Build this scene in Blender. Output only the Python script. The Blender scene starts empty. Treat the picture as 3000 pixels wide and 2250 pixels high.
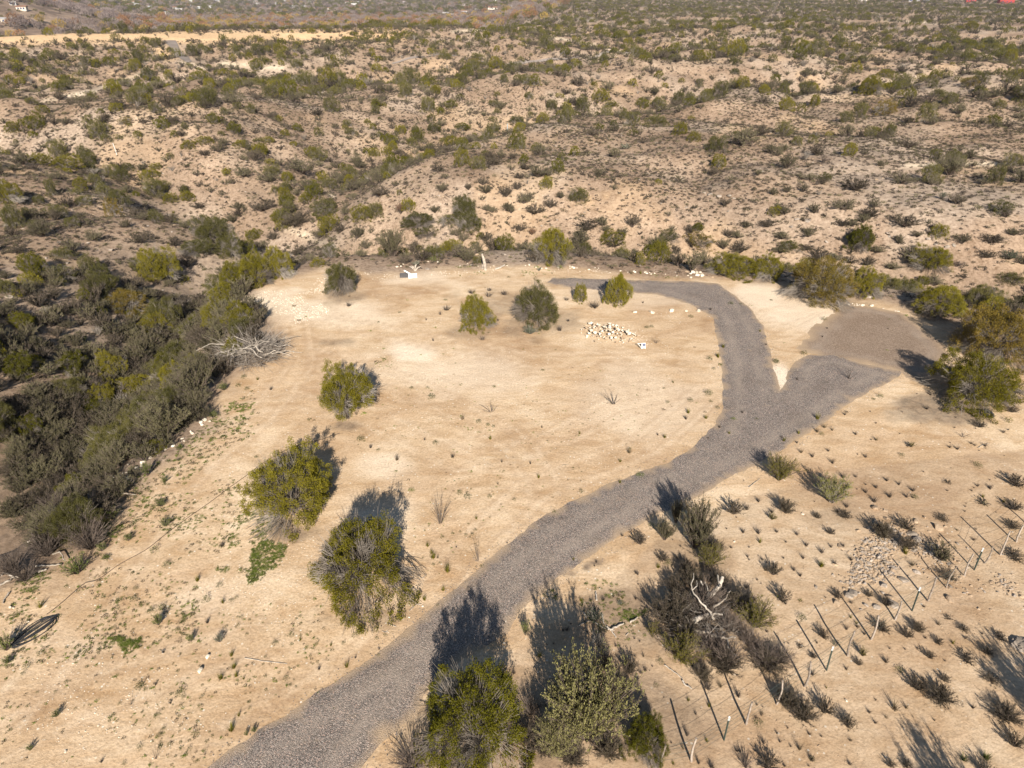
import bpy, math, random
import numpy as np

R = math.radians
rng = np.random.default_rng(11)
random.seed(11)
SC = bpy.context.scene
COL = SC.collection

# ------------------------------------------------------------------ camera, sky, sun, exposure
TH = R(30.5); CAMH = 22.0; FPX = 2000.0
cam_d = bpy.data.cameras.new('camera'); cam_d.lens = 24.0; cam_d.sensor_width = 36.0
cam_d.clip_start = 0.5; cam_d.clip_end = 20000
cam = bpy.data.objects.new('camera', cam_d); COL.objects.link(cam)
cam.location = (0, 0, CAMH); cam.rotation_euler = (math.pi/2 - TH, 0, 0)
SC.camera = cam

SUN_EL = R(29.0); SH_AZ = R(-5.6)          # shadows run this way from straight ahead
W = bpy.data.worlds.new('World'); SC.world = W; W.use_nodes = True
wn = W.node_tree; sky = wn.nodes.new('ShaderNodeTexSky'); sky.sky_type = 'NISHITA'
sky.sun_disc = False; sky.sun_elevation = SUN_EL; sky.sun_rotation = math.pi + SH_AZ
sky.altitude = 1000; sky.air_density = 1.0; sky.dust_density = 0.6
bg = [n for n in wn.nodes if n.type == 'BACKGROUND'][0]
wn.links.new(sky.outputs[0], bg.inputs[0]); bg.inputs[1].default_value = 0.05
sd = bpy.data.lights.new('sun', 'SUN'); sd.energy = 5.0; sd.angle = R(0.53); sd.color = (1.0, 0.925, 0.83)
sun = bpy.data.objects.new('sun', sd); COL.objects.link(sun)
from mathutils import Vector
ld = Vector((math.sin(SH_AZ)*math.cos(SUN_EL), math.cos(SH_AZ)*math.cos(SUN_EL), -math.sin(SUN_EL)))
sun.rotation_euler = ld.to_track_quat('-Z', 'Y').to_euler(); sun.location = (0, -30, 60)
SC.view_settings.view_transform = 'Standard'; SC.view_settings.look = 'None'
SC.view_settings.gamma = 1.0; SC.view_settings.exposure = 0.88
SC.view_settings.use_curve_mapping = False
SC.cycles.max_bounces = 5; SC.cycles.diffuse_bounces = 2; SC.cycles.transparent_max_bounces = 4

# ------------------------------------------------------------------ pixel <-> ground
ct, st = math.cos(TH), math.sin(TH)
def project(x, y, z):
    dx, dy, dz = x, y, z - CAMH
    zc = dy*ct - dz*st; yc = dy*st + dz*ct
    zc = np.maximum(zc, 0.01)
    return 1500 + FPX*dx/zc, 1125 - FPX*yc/zc, zc
def pdir(px, py):
    a = (px - 1500)/FPX; b = (py - 1125)/FPX
    return np.array((a, ct - b*st, -st - b*ct))
def plane_pt(px, py, z=0.0):
    d = pdir(px, py); t = (z - CAMH)/d[2]
    return d[0]*t, d[1]*t
TILE = {'O': (0, 0, 1.3562), 'F': (0, 0, 1.0), 'P4': (0, 400, 1/2.212), 'P5': (1000, 400, 1/2.212), 'P6': (2000, 400, 1/2.212),
        'L1': (0, 1000, 1/2.212), 'L2': (1000, 1000, 1/2.212), 'L3': (2000, 1000, 1/2.212),
        'B1': (0, 1600, 1/2.212), 'B2': (1000, 1600, 1/2.212), 'B3': (2000, 1600, 1/2.212),
        'T1': (0, 0, 1/2.212), 'T2': (1000, 0, 1/2.212), 'T3': (2000, 0, 1/2.212)}
def tp(t, x, y):
    ox, oy, s = TILE[t]; return ox + x*s, oy + y*s
def poly(t, pts): return [tp(t, *p) for p in pts]

# ------------------------------------------------------------------ noise and masks
def _hash(i, j, s):
    n = np.sin(i*127.1 + j*311.7 + s*74.7)*43758.5453
    return n - np.floor(n)
def vnoise(x, y, s=0):
    i = np.floor(x); j = np.floor(y); u = x - i; v = y - j
    u = u*u*u*(u*(u*6-15)+10); v = v*v*v*(v*(v*6-15)+10)
    a = _hash(i, j, s); b = _hash(i+1, j, s); c = _hash(i, j+1, s); d = _hash(i+1, j+1, s)
    return (a*(1-u)+b*u)*(1-v) + (c*(1-u)+d*u)*v
def fbm(x, y, sc, oc=4, s=0):
    r = 0; a = 0.5; f = 1.0/sc
    for k in range(oc):
        c, sn = math.cos(k*1.1), math.sin(k*1.1)
        r = r + a*(vnoise((x*c - y*sn)*f + 17*k, (x*sn + y*c)*f - 9*k, s + k) - 0.5)*2
        a *= 0.5; f *= 2.03
    return r
def sst(e0, e1, v):
    t = np.clip((v - e0)/(e1 - e0), 0, 1); return t*t*(3 - 2*t)
def seg_dist(x, y, pts, closed=False):
    d = np.full(np.shape(x), 1e9); n = len(pts)
    for k in range(n if closed else n-1):
        ax, ay = pts[k]; bx, by = pts[(k+1) % n]
        vx, vy = bx-ax, by-ay; L = vx*vx+vy*vy + 1e-9
        t = np.clip(((x-ax)*vx + (y-ay)*vy)/L, 0, 1)
        d = np.minimum(d, np.hypot(x-ax-t*vx, y-ay-t*vy))
    return d
def inside(x, y, pts):
    x = np.asarray(x, float); y = np.asarray(y, float)
    r = np.zeros(np.shape(x), bool); n = len(pts)
    for k in range(n):
        ax, ay = pts[k]; bx, by = pts[(k+1) % n]
        if ay == by: continue
        r ^= ((ay > y) != (by > y)) & (x < (bx-ax)*(y-ay)/(by-ay) + ax)
    return r
def wpoly(t, pts, z=0.0): return [plane_pt(*tp(t, *p), z) for p in pts]

PAD = wpoly('O', [(-500, 1560), (-60, 1300), (100, 1262), (205, 1170), (300, 1040), (420, 950), (480, 850), (515, 790), (590, 745),
                  (590, 690), (545, 650), (560, 612), (690, 582), (880, 588), (1150, 574), (1500, 600), (1690, 614), (1950, 655),
                  (2070, 715), (2200, 770), (2900, 900), (3600, 1500), (3000, 2600), (-500, 2600)])
RAV1 = wpoly('O', [(-300, 1230), (-40, 1120), (120, 1000), (255, 850), (370, 690), (470, 590), (640, 540), (850, 528), (1100, 528),
                   (1350, 541), (1600, 556), (1800, 588), (2000, 620), (2212, 645), (2600, 690)], -5)
RAV2 = wpoly('O', [(-200, 325), (150, 345), (300, 362), (420, 400), (600, 432), (760, 470), (850, 522)], -4)
RAV3 = wpoly('O', [(560, 430), (700, 375), (800, 330), (950, 290), (1100, 270), (1300, 255), (1500, 232), (1700, 215), (1900, 200), (2300, 205)], -6)
RAV4 = wpoly('O', [(-100, 215), (300, 190), (600, 182), (1000, 165), (1300, 138), (1700, 118), (2300, 108)], -5)
RAV5 = wpoly('O', [(1450, 560), (1520, 470), (1500, 410)], -3)
RAV6 = wpoly('O', [(-200, 560), (60, 480), (200, 440), (420, 410)], -2)
ROAD_O = [(330, 1790), (450, 1659), (560, 1580), (680, 1500), (830, 1400), (960, 1290), (1080, 1190), (1180, 1112), (1300, 1052), (1440, 1000),
          (1500, 962), (1548, 915), (1563, 878), (1560, 800), (1552, 740), (1540, 685), (1490, 657), (1420, 636), (1330, 630), (1240, 622), (1180, 611),
          (1192, 600), (1300, 602), (1420, 607), (1500, 608), (1550, 612), (1590, 640), (1622, 668), (1648, 702), (1662, 745), (1671, 790),
          (1678, 826), (1686, 847), (1700, 815), (1708, 788), (1745, 768), (1800, 765), (1862, 785), (1946, 803), (1940, 815), (1850, 862), (1750, 935),
          (1655, 992), (1600, 1018), (1500, 1075), (1410, 1115), (1290, 1188), (1205, 1252), (1125, 1318), (1095, 1370), (1000, 1425), (925, 1495), (905, 1540),
          (835, 1600), (780, 1659), (690, 1790)]
ROAD = wpoly('O', ROAD_O)
APRON = wpoly('P6', [(930, 1190), (1000, 1120), (1055, 1093), (1150, 1093), (1400, 1135), (1490, 1190), (1570, 1245), (1700, 1345), (1730, 1400), (1705, 1470), (1690, 1545),
                     (1620, 1600), (1440, 1560)]) + wpoly('L3', [(1400, 195), (1290, 170), (1150, 140), (1000, 112), (900, 92), (790, 76), (745, 55)]) + wpoly('P6', [(770, 1345), (810, 1275), (860, 1220)])
def height(x, y):
    x = np.asarray(x, float); y = np.asarray(y, float)
    r = np.hypot(x, y)
    g = sst(70, 260, r)
    h = fbm(x, y, 42, 4, 3)*(0.9 + 3.6*g) + fbm(x, y, 11, 3, 5)*(0.35 + .5*g)
    ridg = np.abs(fbm(x+30, y, 38, 4, 9)); h = h - (0.22-ridg)*(3.2+3.0*g)*sst(62, 120, r)
    ridg = np.abs(fbm(x-80, y*1.3, 15, 3, 19)); h = h - (0.2-ridg)*1.5*sst(62, 110, r)
    h = h - 7.8*np.exp(-(seg_dist(x, y, RAV1)/9.0)**2)
    h = h - 5.5*np.exp(-(seg_dist(x, y, RAV2)/8)**2)
    h = h - 9.0*np.exp(-(seg_dist(x, y, RAV3)/17)**2)
    h = h - 7.5*np.exp(-(seg_dist(x, y, RAV4)/30)**2)
    h = h - 1.6*np.exp(-(seg_dist(x, y, RAV5)/5)**2) - 2.0*np.exp(-(seg_dist(x, y, RAV6)/7)**2)
    az = np.degrees(np.arctan2(x, np.maximum(y, 1)))
    V = 1 - sst(-5, 5, az)
    damp = 1 - 0.75*sst(320, 620, r)
    h = h*damp - 23*sst(385, 600, r)*V
    h = h + V*34*np.exp(-((az+35)/7.5)**2)*sst(560, 820, r)*(1-.5*sst(1300, 2200, r))
    band = np.exp(-((r-350)/26)**2)*V; h = h*(1-.85*band) + band*(sst(288, 352, r)*5.2 - 1.0)
    h = h + (1-V)*sst(950, 1500, r)*16 + sst(2300, 4200, r)*34
    d = seg_dist(x, y, PAD, True); ins = inside(x, y, PAD)
    w = np.where(ins, 0, sst(0.0, 9.0, d))
    rd = np.where(inside(x, y, ROAD) | inside(x, y, APRON), 0, np.minimum(seg_dist(x, y, ROAD, True), seg_dist(x, y, APRON, True)))
    lump = sst(.1, 1.2, rd)*(fbm(x, y, 3.1, 3, 21)*0.05 + fbm(x, y, 0.9, 2, 31)*0.018)
    slope = -0.0
    return h*w + lump*np.where(ins, 0.5, 1.0) + slope
NA, NR, RMIN, RMAX = 600, 800, 3.0, 4400.0
_u = np.linspace(-78, 78, NA); AZG = np.radians(_u*(0.62 + 0.38*np.abs(_u)/78)); RG = np.geomspace(RMIN, RMAX, NR)
GA, GR = np.meshgrid(AZG, RG); GX = GR*np.sin(GA); GY = GR*np.cos(GA); GZ = height(GX, GY)
def height(x, y):
    """height of the ground mesh itself, read between its vertices"""
    x = np.asarray(x, float); y = np.asarray(y, float)
    i = np.interp(np.arctan2(x, y), AZG, np.arange(NA)); j = np.clip(np.log(np.maximum(np.hypot(x, y), RMIN)/RMIN)/math.log(RMAX/RMIN)*(NR-1), 0, NR-1)
    i0 = np.minimum(i.astype(int), NA-2); j0 = np.minimum(j.astype(int), NR-2); u = i - i0; v = j - j0
    return (GZ[j0, i0]*(1-u) + GZ[j0, i0+1]*u)*(1-v) + (GZ[j0+1, i0]*(1-u) + GZ[j0+1, i0+1]*u)*v
def hit(px, py, lift=0.0):
    d = pdir(px, py)
    t = np.geomspace(14, 6000, 2400)
    X = d[0]*t; Y = d[1]*t; Z = CAMH + d[2]*t
    H = height(X, Y) + lift
    k = np.argmax(Z < H)
    if k == 0: k = len(t)-1
    lo, hi = t[k-1], t[k]
    tt = np.linspace(lo, hi, 24); Hh = height(d[0]*tt, d[1]*tt) + lift
    j = np.argmax(CAMH + d[2]*tt < Hh); tq = tt[j] if j else hi
    return d[0]*tq, d[1]*tq, float(height(d[0]*tq, d[1]*tq))
def H1(x, y): return float(height(np.array([x]), np.array([y]))[0])

# ------------------------------------------------------------------ materials
def newmat(name):
    m = bpy.data.materials.new(name); m.use_nodes = True
    nt = m.node_tree; b = nt.nodes['Principled BSDF']; b.inputs['Roughness'].default_value = 0.9
    b.inputs['Specular IOR Level'].default_value = 0.15
    return m, nt, b
def NN(nt, t, **kw):
    n = nt.nodes.new(t)
    for k, v in kw.items():
        if k in n.inputs: n.inputs[k].default_value = v
        else: setattr(n, k, v)
    return n
def ramp(nt, src, stops):
    r = nt.nodes.new('ShaderNodeValToRGB'); e = r.color_ramp.elements
    while len(e) < len(stops): e.new(0.5)
    for k, (p, c) in enumerate(stops):
        e[k].position = p; e[k].color = (*c, 1) if len(c) == 3 else c
    nt.links.new(src, r.inputs[0]); return r.outputs[0]
def mix(nt, f, a, b, bt='MIX'):
    m = nt.nodes.new('ShaderNodeMix'); m.data_type = 'RGBA'; m.blend_type = bt
    for s, v in ((m.inputs[0], f), (m.inputs[6], a), (m.inputs[7], b)):
        if isinstance(v, (int, float)): s.default_value = v
        elif isinstance(v, tuple): s.default_value = (*v, 1)
        else: nt.links.new(v, s)
    return m.outputs[2]
def leafmat(name, a, b, spread=0.5, transl=0.12):
    """foliage: hue varies per plant and from clump to clump"""
    m, nt, bs = newmat(name); bs.inputs['Specular IOR Level'].default_value = 0.0
    oi = NN(nt, 'ShaderNodeObjectInfo'); tc = NN(nt, 'ShaderNodeTexCoord')
    n1 = NN(nt, 'ShaderNodeTexNoise', Scale=5.0, Detail=2.0); nt.links.new(tc.outputs['Object'], n1.inputs['Vector'])
    ad = NN(nt, 'ShaderNodeMath', operation='MULTIPLY_ADD'); nt.links.new(oi.outputs['Random'], ad.inputs[0])
    ad.inputs[1].default_value = spread
    sb = NN(nt, 'ShaderNodeMath', operation='MULTIPLY_ADD'); nt.links.new(n1.outputs[0], sb.inputs[0]); sb.inputs[1].default_value = 1.4; sb.inputs[2].default_value = -0.35 - spread*0.4
    nt.links.new(sb.outputs[0], ad.inputs[2])
    c = ramp(nt, ad.outputs[0], [(0.0, a), (1.0, b)])
    nt.links.new(c, bs.inputs['Base Color'])
    if transl:
        tr = NN(nt, 'ShaderNodeBsdfTranslucent'); nt.links.new(c, tr.inputs[0])
        ms = NN(nt, 'ShaderNodeMixShader'); ms.inputs[0].default_value = transl
        nt.links.new(bs.outputs[0], ms.inputs[1]); nt.links.new(tr.outputs[0], ms.inputs[2])
        out = [n for n in nt.nodes if n.type == 'OUTPUT_MATERIAL'][0]
        nt.links.new(ms.outputs[0], out.inputs[0])
    return m
def plainmat(name, c, c2=None, scale=3.0, rough=0.9, bump=0.0, detail=4.0):
    m, nt, bs = newmat(name); bs.inputs['Roughness'].default_value = rough
    if c2 is None: c2 = tuple(v*0.75 for v in c)
    tc = NN(nt, 'ShaderNodeTexCoord'); n = NN(nt, 'ShaderNodeTexNoise', Scale=scale, Detail=detail)
    nt.links.new(tc.outputs['Object'], n.inputs['Vector'])
    oi = NN(nt, 'ShaderNodeObjectInfo'); ad = NN(nt, 'ShaderNodeMath', operation='MULTIPLY_ADD')
    nt.links.new(oi.outputs['Random'], ad.inputs[0]); ad.inputs[1].default_value = 0.3
    sb = NN(nt, 'ShaderNodeMath', operation='ADD'); nt.links.new(n.outputs[0], sb.inputs[0]); sb.inputs[1].default_value = -0.15
    nt.links.new(sb.outputs[0], ad.inputs[2])
    nt.links.new(ramp(nt, ad.outputs[0], [(0.3, c2), (0.7, c)]), bs.inputs['Base Color'])
    if bump:
        b = NN(nt, 'ShaderNodeBump', Strength=bump); nt.links.new(n.outputs[0], b.inputs['Height']); nt.links.new(b.outputs[0], bs.inputs['Normal'])
    return m
M = {}
M['olive'] = leafmat('juniper_foliage', (0.0952, 0.0850, 0.0094), (0.2301, 0.1950, 0.0234))
M['gold'] = leafmat('golden_juniper_foliage', (0.1014, 0.0819, 0.0172), (0.2340, 0.1599, 0.0351))
M['deep'] = leafmat('deep_green_foliage', (0.0624, 0.0624, 0.0070), (0.1482, 0.1326, 0.0140))
M['dull'] = leafmat('dull_green_foliage', (0.0702, 0.0671, 0.0203), (0.1404, 0.1248, 0.0390), 0.9)
M['grey'] = leafmat('grey_green_foliage', (0.0874, 0.0790, 0.0441), (0.1824, 0.1634, 0.0874), 0.8)
M['feather'] = leafmat('feathery_foliage', (0.1596, 0.1482, 0.0570), (0.3192, 0.2926, 0.1216))
M['sage'] = leafmat('sage_foliage', (0.0760, 0.0950, 0.0570), (0.1292, 0.1520, 0.0912))
M['umber'] = leafmat('brown_grey_foliage', (0.0471, 0.0395, 0.0274), (0.1140, 0.0942, 0.0608), 0.8)
M['creo'] = leafmat('creosote_foliage', (0.1014, 0.0936, 0.0140), (0.1872, 0.1638, 0.0234))
M['lime'] = leafmat('broom_foliage', (0.1716, 0.1716, 0.0390), (0.2808, 0.2652, 0.0624))
M['grass'] = leafmat('fresh_grass', (0.085, 0.120, 0.022), (0.22, 0.245, 0.055))
M['weed'] = leafmat('weed_leaf', (0.0456, 0.0646, 0.0167), (0.1064, 0.1140, 0.0342), 0.8)
M['straw'] = leafmat('dry_blade', (0.11, 0.085, 0.055), (0.22, 0.17, 0.10), 0.9, 0.1)
M['drydark'] = leafmat('dry_dark_twig', (0.0532, 0.0426, 0.0342), (0.1140, 0.0927, 0.0760), 0.9, 0.0)
M['rust'] = leafmat('autumn_rust_leaf', (0.17, 0.095, 0.055), (0.32, 0.17, 0.08), 0.9)
M['yellow'] = leafmat('autumn_yellow_leaf', (0.26, 0.18, 0.06), (0.40, 0.28, 0.08), 0.9)
M['bare'] = leafmat('bare_grey_twigs', (0.17, 0.13, 0.115), (0.29, 0.235, 0.21), 0.9)
M['bark'] = plainmat('grey_bark', (0.2340, 0.2028, 0.1677), (0.1170, 0.0936, 0.0741), 6)
M['palewood'] = plainmat('bleached_wood', (0.50, 0.44, 0.365), (0.24, 0.20, 0.155), 5)
M['twig'] = plainmat('brown_twig', (0.1560, 0.1209, 0.0975), (0.0780, 0.0608, 0.0484), 4)
M['twigpale'] = plainmat('pale_twig', (0.2808, 0.2457, 0.2067), (0.1404, 0.1170, 0.0936), 4)
M['postwood'] = plainmat('weathered_post_wood', (0.38, 0.32, 0.265), (0.18, 0.145, 0.115), 9)
M['steel'] = plainmat('dark_green_steel', (0.07, 0.09, 0.075), (0.04, 0.05, 0.04), 20, 0.6)
M['white'] = plainmat('white_paint', (0.8, 0.8, 0.78), (0.7, 0.7, 0.68), 10, 0.6)
M['navy'] = plainmat('dark_blue_plastic', (0.03, 0.05, 0.13), None, 10, 0.5)
M['rubber'] = plainmat('black_rubber', (0.035, 0.035, 0.037), None, 10, 0.6)
M['rock'] = plainmat('pale_limestone', (0.41, 0.305, 0.205), (0.27, 0.195, 0.13), 3, 0.95, 0.3)
M['rockwhite'] = plainmat('white_limestone', (0.76, 0.69, 0.57), (0.48, 0.40, 0.30), 2, 0.95, 0.3)
M['rockgrey'] = plainmat('grey_limestone', (0.42, 0.35, 0.285), (0.23, 0.19, 0.15), 2.2, 0.95, 0.5)
M['binplastic'] = plainmat('dark_grey_plastic', (0.09, 0.085, 0.085), None, 8, 0.7)

def attr(nt, name):
    a = nt.nodes.new('ShaderNodeAttribute'); a.attribute_name = name; return a.outputs['Fac']
def make_ground_mat():
    m, nt, bs = newmat('desert_ground'); L = nt.links
    g = NN(nt, 'ShaderNodeNewGeometry')
    def nz(scale, detail=4.0, rough=0.55, warp=0.0, vec=None):
        n = NN(nt, 'ShaderNodeTexNoise', Scale=scale, Detail=detail, Roughness=rough, Distortion=warp)
        L.new(vec or g.outputs['Position'], n.inputs['Vector']); return n.outputs[0]
    mp = NN(nt, 'ShaderNodeMapping'); L.new(g.outputs['Position'], mp.inputs['Vector'])
    mp.inputs['Rotation'].default_value = (0, 0, R(24)); mp.inputs['Scale'].default_value = (0.75, 1.35, 1)
    mp2 = NN(nt, 'ShaderNodeMapping'); L.new(g.outputs['Position'], mp2.inputs['Vector'])
    mp2.inputs['Rotation'].default_value = (0, 0, R(-38)); mp2.inputs['Scale'].default_value = (0.6, 1.5, 1)
    # scraped sand of the pad
    sand = ramp(nt, nz(0.13, 5, .6, .6), [(0.30, (0.45, 0.310, 0.190)), (0.48, (0.57, 0.415, 0.262)), (0.68, (0.68, 0.53, 0.36))])
    s1 = ramp(nt, nz(0.55, 5, .62, 1.2, mp.outputs[0]), [(0.34, (0.80, 0.74, 0.66)), (0.55, (1, 1, 1)), (0.72, (1.12, 1.14, 1.17))])
    sand = mix(nt, 0.8, sand, s1, 'MULTIPLY')
    s2 = ramp(nt, nz(0.42, 6, .62, 1.8, mp2.outputs[0]), [(0.36, (0.86, 0.80, 0.73)), (0.52, (1, 1, 1)), (0.7, (1.08, 1.09, 1.11))])
    sand = mix(nt, 0.75, sand, s2, 'MULTIPLY')
    grit = ramp(nt, nz(9, 3, .7), [(0.32, (0.70, 0.66, 0.62)), (0.5, (1, 1, 1)), (0.70, (1.22, 1.22, 1.24))])
    sand = mix(nt, 0.75, sand, grit, 'MULTIPLY')
    vo = NN(nt, 'ShaderNodeTexVoronoi', Scale=3.2); L.new(g.outputs['Position'], vo.inputs['Vector'])
    speck = NN(nt, 'ShaderNodeMath', operation='LESS_THAN'); L.new(vo.outputs['Distance'], speck.inputs[0]); speck.inputs[1].default_value = 0.13
    sp2 = NN(nt, 'ShaderNodeMath', operation='MULTIPLY'); L.new(speck.outputs[0], sp2.inputs[0]); L.new(ramp(nt, nz(.7, 2), [(0.48, (0, 0, 0)), (0.6, (1, 1, 1))]), sp2.inputs[1])
    sand = mix(nt, sp2.outputs[0], sand, (0.74, 0.66, 0.53))
    pale = attr(nt, 'pale')
    sand = mix(nt, pale, sand, mix(nt, 0.6, (0.78, 0.655, 0.50), grit, 'MULTIPLY'))
    # untouched desert soil
    nat = ramp(nt, nz(0.055, 5, .6, .4), [(0.30, (0.22, 0.155, 0.106)), (0.5, (0.315, 0.227, 0.157)), (0.70, (0.41, 0.312, 0.224))])
    n1 = ramp(nt, nz(0.9, 5, .75), [(0.33, (0.62, 0.57, 0.52)), (0.5, (1, 1, 1)), (0.68, (1.2, 1.2, 1.22))])
    nat = mix(nt, 0.8, nat, n1, 'MULTIPLY')
    n2 = ramp(nt, nz(3.4, 3, .75), [(0.36, (0.55, 0.50, 0.46)), (0.50, (1, 1, 1)), (0.66, (1.28, 1.28, 1.30))])
    nat = mix(nt, 0.75, nat, n2, 'MULTIPLY')
    rk = attr(nt, 'rocky')
    rockc = ramp(nt, nz(1.7, 5, .8), [(0.36, (0.22, 0.17, 0.128)), (0.52, (0.38, 0.295, 0.22)), (0.66, (0.52, 0.42, 0.33))])
    nat = mix(nt, rk, nat, rockc)
    trk = NN(nt, 'ShaderNodeMath', operation='MULTIPLY'); L.new(attr(nt, 'track'), trk.inputs[0]); L.new(ramp(nt, nz(1.1, 4, .7), [(0.40, (0, 0, 0)), (0.58, (1, 1, 1))]), trk.inputs[1])
    sand = mix(nt, trk.outputs[0], sand, mix(nt, .7, (0.66, 0.515, 0.36), grit, 'MULTIPLY'))
    trd = NN(nt, 'ShaderNodeMath', operation='MULTIPLY'); L.new(attr(nt, 'trackedge'), trd.inputs[0]); trd.inputs[1].default_value = .6
    sand = mix(nt, trd.outputs[0], sand, (0.40, 0.275, 0.175))
    c = mix(nt, attr(nt, 'pad'), nat, sand)
    c = mix(nt, attr(nt, 'ochre'), c, mix(nt, .6, (0.62, 0.43, 0.25), n1, 'MULTIPLY'))
    c = mix(nt, attr(nt, 'chalk'), c, mix(nt, .6, (0.66, 0.54, 0.39), n1, 'MULTIPLY'))
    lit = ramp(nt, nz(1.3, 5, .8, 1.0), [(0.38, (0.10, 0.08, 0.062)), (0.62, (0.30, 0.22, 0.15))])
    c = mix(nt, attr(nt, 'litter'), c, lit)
    val = ramp(nt, nz(0.02, 6, .75), [(0.38, (0.13, 0.095, 0.070)), (0.5, (0.25, 0.18, 0.13)), (0.64, (0.42, 0.31, 0.215))])
    c = mix(nt, attr(nt, 'valley'), c, val)
    L.new(c, bs.inputs['Base Color'])
    b1 = NN(nt, 'ShaderNodeBump', Strength=0.55, Distance=0.10); L.new(nz(1.4, 8, .68), b1.inputs['Height'])
    b2 = NN(nt, 'ShaderNodeBump', Strength=0.5, Distance=0.04); L.new(nz(9, 4, .7), b2.inputs['Height']); L.new(b1.outputs[0], b2.inputs['Normal'])
    L.new(b2.outputs[0], bs.inputs['Normal']); bs.inputs['Specular IOR Level'].default_value = 0.05
    return m
def make_gravel_mat(name, stops, scale, tint):
    m, nt, bs = newmat(name); L = nt.links
    g = NN(nt, 'ShaderNodeNewGeometry')
    v = NN(nt, 'ShaderNodeTexVoronoi', Scale=scale); L.new(g.outputs['Position'], v.inputs['Vector'])
    sp = NN(nt, 'ShaderNodeSeparateColor'); L.new(v.outputs['Color'], sp.inputs[0])
    c = ramp(nt, sp.outputs[0], stops)
    ds = ramp(nt, v.outputs['Distance'], [(0.25, (1, 1, 1)), (0.75, (0.62, 0.6, 0.6))])
    c = mix(nt, 0.8, c, ds, 'MULTIPLY')
    n = NN(nt, 'ShaderNodeTexNoise', Scale=0.5, Detail=5.0, Roughness=.6); L.new(g.outputs['Position'], n.inputs['Vector'])
    c = mix(nt, 0.85, c, ramp(nt, n.outputs[0], [(0.35, tint[0]), (0.52, (1, 1, 1)), (0.7, tint[1])]), 'MULTIPLY')
    n3 = NN(nt, 'ShaderNodeTexNoise', Scale=1.2, Detail=6.0, Roughness=.7); L.new(g.outputs['Position'], n3.inputs['Vector'])
    c = mix(nt, ramp(nt, n3.outputs[0], [(0.60, (0, 0, 0)), (0.74, (.55, .55, .55))]), c, (0.42, 0.31, 0.205))
    ep = attr(nt, 'edge')
    c = mix(nt, ep, c, (0.44, 0.32, 0.205))
    rt = NN(nt, 'ShaderNodeMath', operation='MULTIPLY'); L.new(attr(nt, 'rut'), rt.inputs[0]); rt.inputs[1].default_value = .45
    c = mix(nt, rt.outputs[0], c, (0.40, 0.325, 0.255))
    L.new(c, bs.inputs['Base Color'])
    b = NN(nt, 'ShaderNodeBump', Strength=0.7, Distance=0.03); b.invert = True
    L.new(v.outputs['Distance'], b.inputs['Height']); L.new(b.outputs[0], bs.inputs['Normal'])
    return m
M['ground'] = make_ground_mat()
M['gravel'] = make_gravel_mat('crushed_gravel', [(0.0, (0.09, 0.078, 0.068)), (0.3, (0.18, 0.156, 0.136)), (0.55, (0.275, 0.238, 0.205)), (0.8, (0.385, 0.325, 0.277)), (0.93, (0.52, 0.36, 0.28)), (1.0, (0.64, 0.57, 0.50))], 36.0, ((0.88, 0.86, 0.84), (1.12, 1.1, 1.08)))
M['fines'] = make_gravel_mat('brown_decomposed_gravel', [(0.0, (0.22, 0.16, 0.113)), (0.5, (0.31, 0.228, 0.163)), (1.0, (0.40, 0.307, 0.228))], 22.0, ((0.9, 0.88, 0.86), (1.1, 1.1, 1.1)))
M['gravelstone'] = plainmat('gravel_stone', (0.36, 0.31, 0.27), (0.14, 0.12, 0.105), 1)
M['asphalt'] = plainmat('grey_track_surface', (0.26, 0.22, 0.19), (0.20, 0.165, 0.14), 0.3)

# ------------------------------------------------------------------ mesh helpers
def mesh_arr(name, V, Fs, mats, mids=None, smooth=False):
    V = np.asarray(V, np.float32); Fs = [np.asarray(f, np.int32) for f in Fs if len(f)]
    me = bpy.data.meshes.new(name)
    me.vertices.add(len(V)); me.vertices.foreach_set('co', V.ravel())
    nl = sum(f.size for f in Fs); npoly = sum(len(f) for f in Fs)
    me.loops.add(nl); me.loops.foreach_set('vertex_index', np.concatenate([f.ravel() for f in Fs]))
    me.polygons.add(npoly)
    tot = np.concatenate([np.full(len(f), f.shape[1], np.int32) for f in Fs])
    starts = np.concatenate([[0], np.cumsum(tot)[:-1]]).astype(np.int32)
    me.polygons.foreach_set('loop_start', starts); me.polygons.foreach_set('loop_total', tot)
    if mids is not None: me.polygons.foreach_set('material_index', np.asarray(mids, np.int32))
    me.polygons.foreach_set('use_smooth', np.full(npoly, smooth))
    for m in mats: me.materials.append(m)
    me.update(calc_edges=True); return me
class Geo:
    def __init__(s): s.V = []; s.F = {3: [], 4: []}; s.mi = {3: [], 4: []}; s.n = 0
    def add(s, V, F, mi=0):
        if len(V) == 0 or len(F) == 0: return s
        F = np.asarray(F); s.V.append(np.asarray(V, float)); s.F[F.shape[1]].append(F + s.n); s.mi[F.shape[1]].append(np.full(len(F), mi)); s.n += len(V); return s
    def mesh(s, name, mats, smooth=False):
        Fs = []; mi = []
        for k in (3, 4):
            if s.F[k]: Fs.append(np.concatenate(s.F[k])); mi.append(np.concatenate(s.mi[k]))
        return mesh_arr(name, np.concatenate(s.V), Fs, mats, np.concatenate(mi), smooth)
def unit(v): return v/np.maximum(np.linalg.norm(v, axis=-1, keepdims=True), 1e-9)
def leaves(C, D, L, Wd, rg):
    n = len(C); D = unit(D); S = unit(np.cross(D, rg.normal(size=(n, 3))))
    L = np.broadcast_to(L, (n,))[:, None]; Wd = np.broadcast_to(Wd, (n,))[:, None]
    V = np.stack([C - D*L*.5, C + S*Wd*.5, C + D*L*.5, C - S*Wd*.5], 1).reshape(-1, 3)
    F = np.arange(4*n).reshape(n, 4); return V, F
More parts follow.
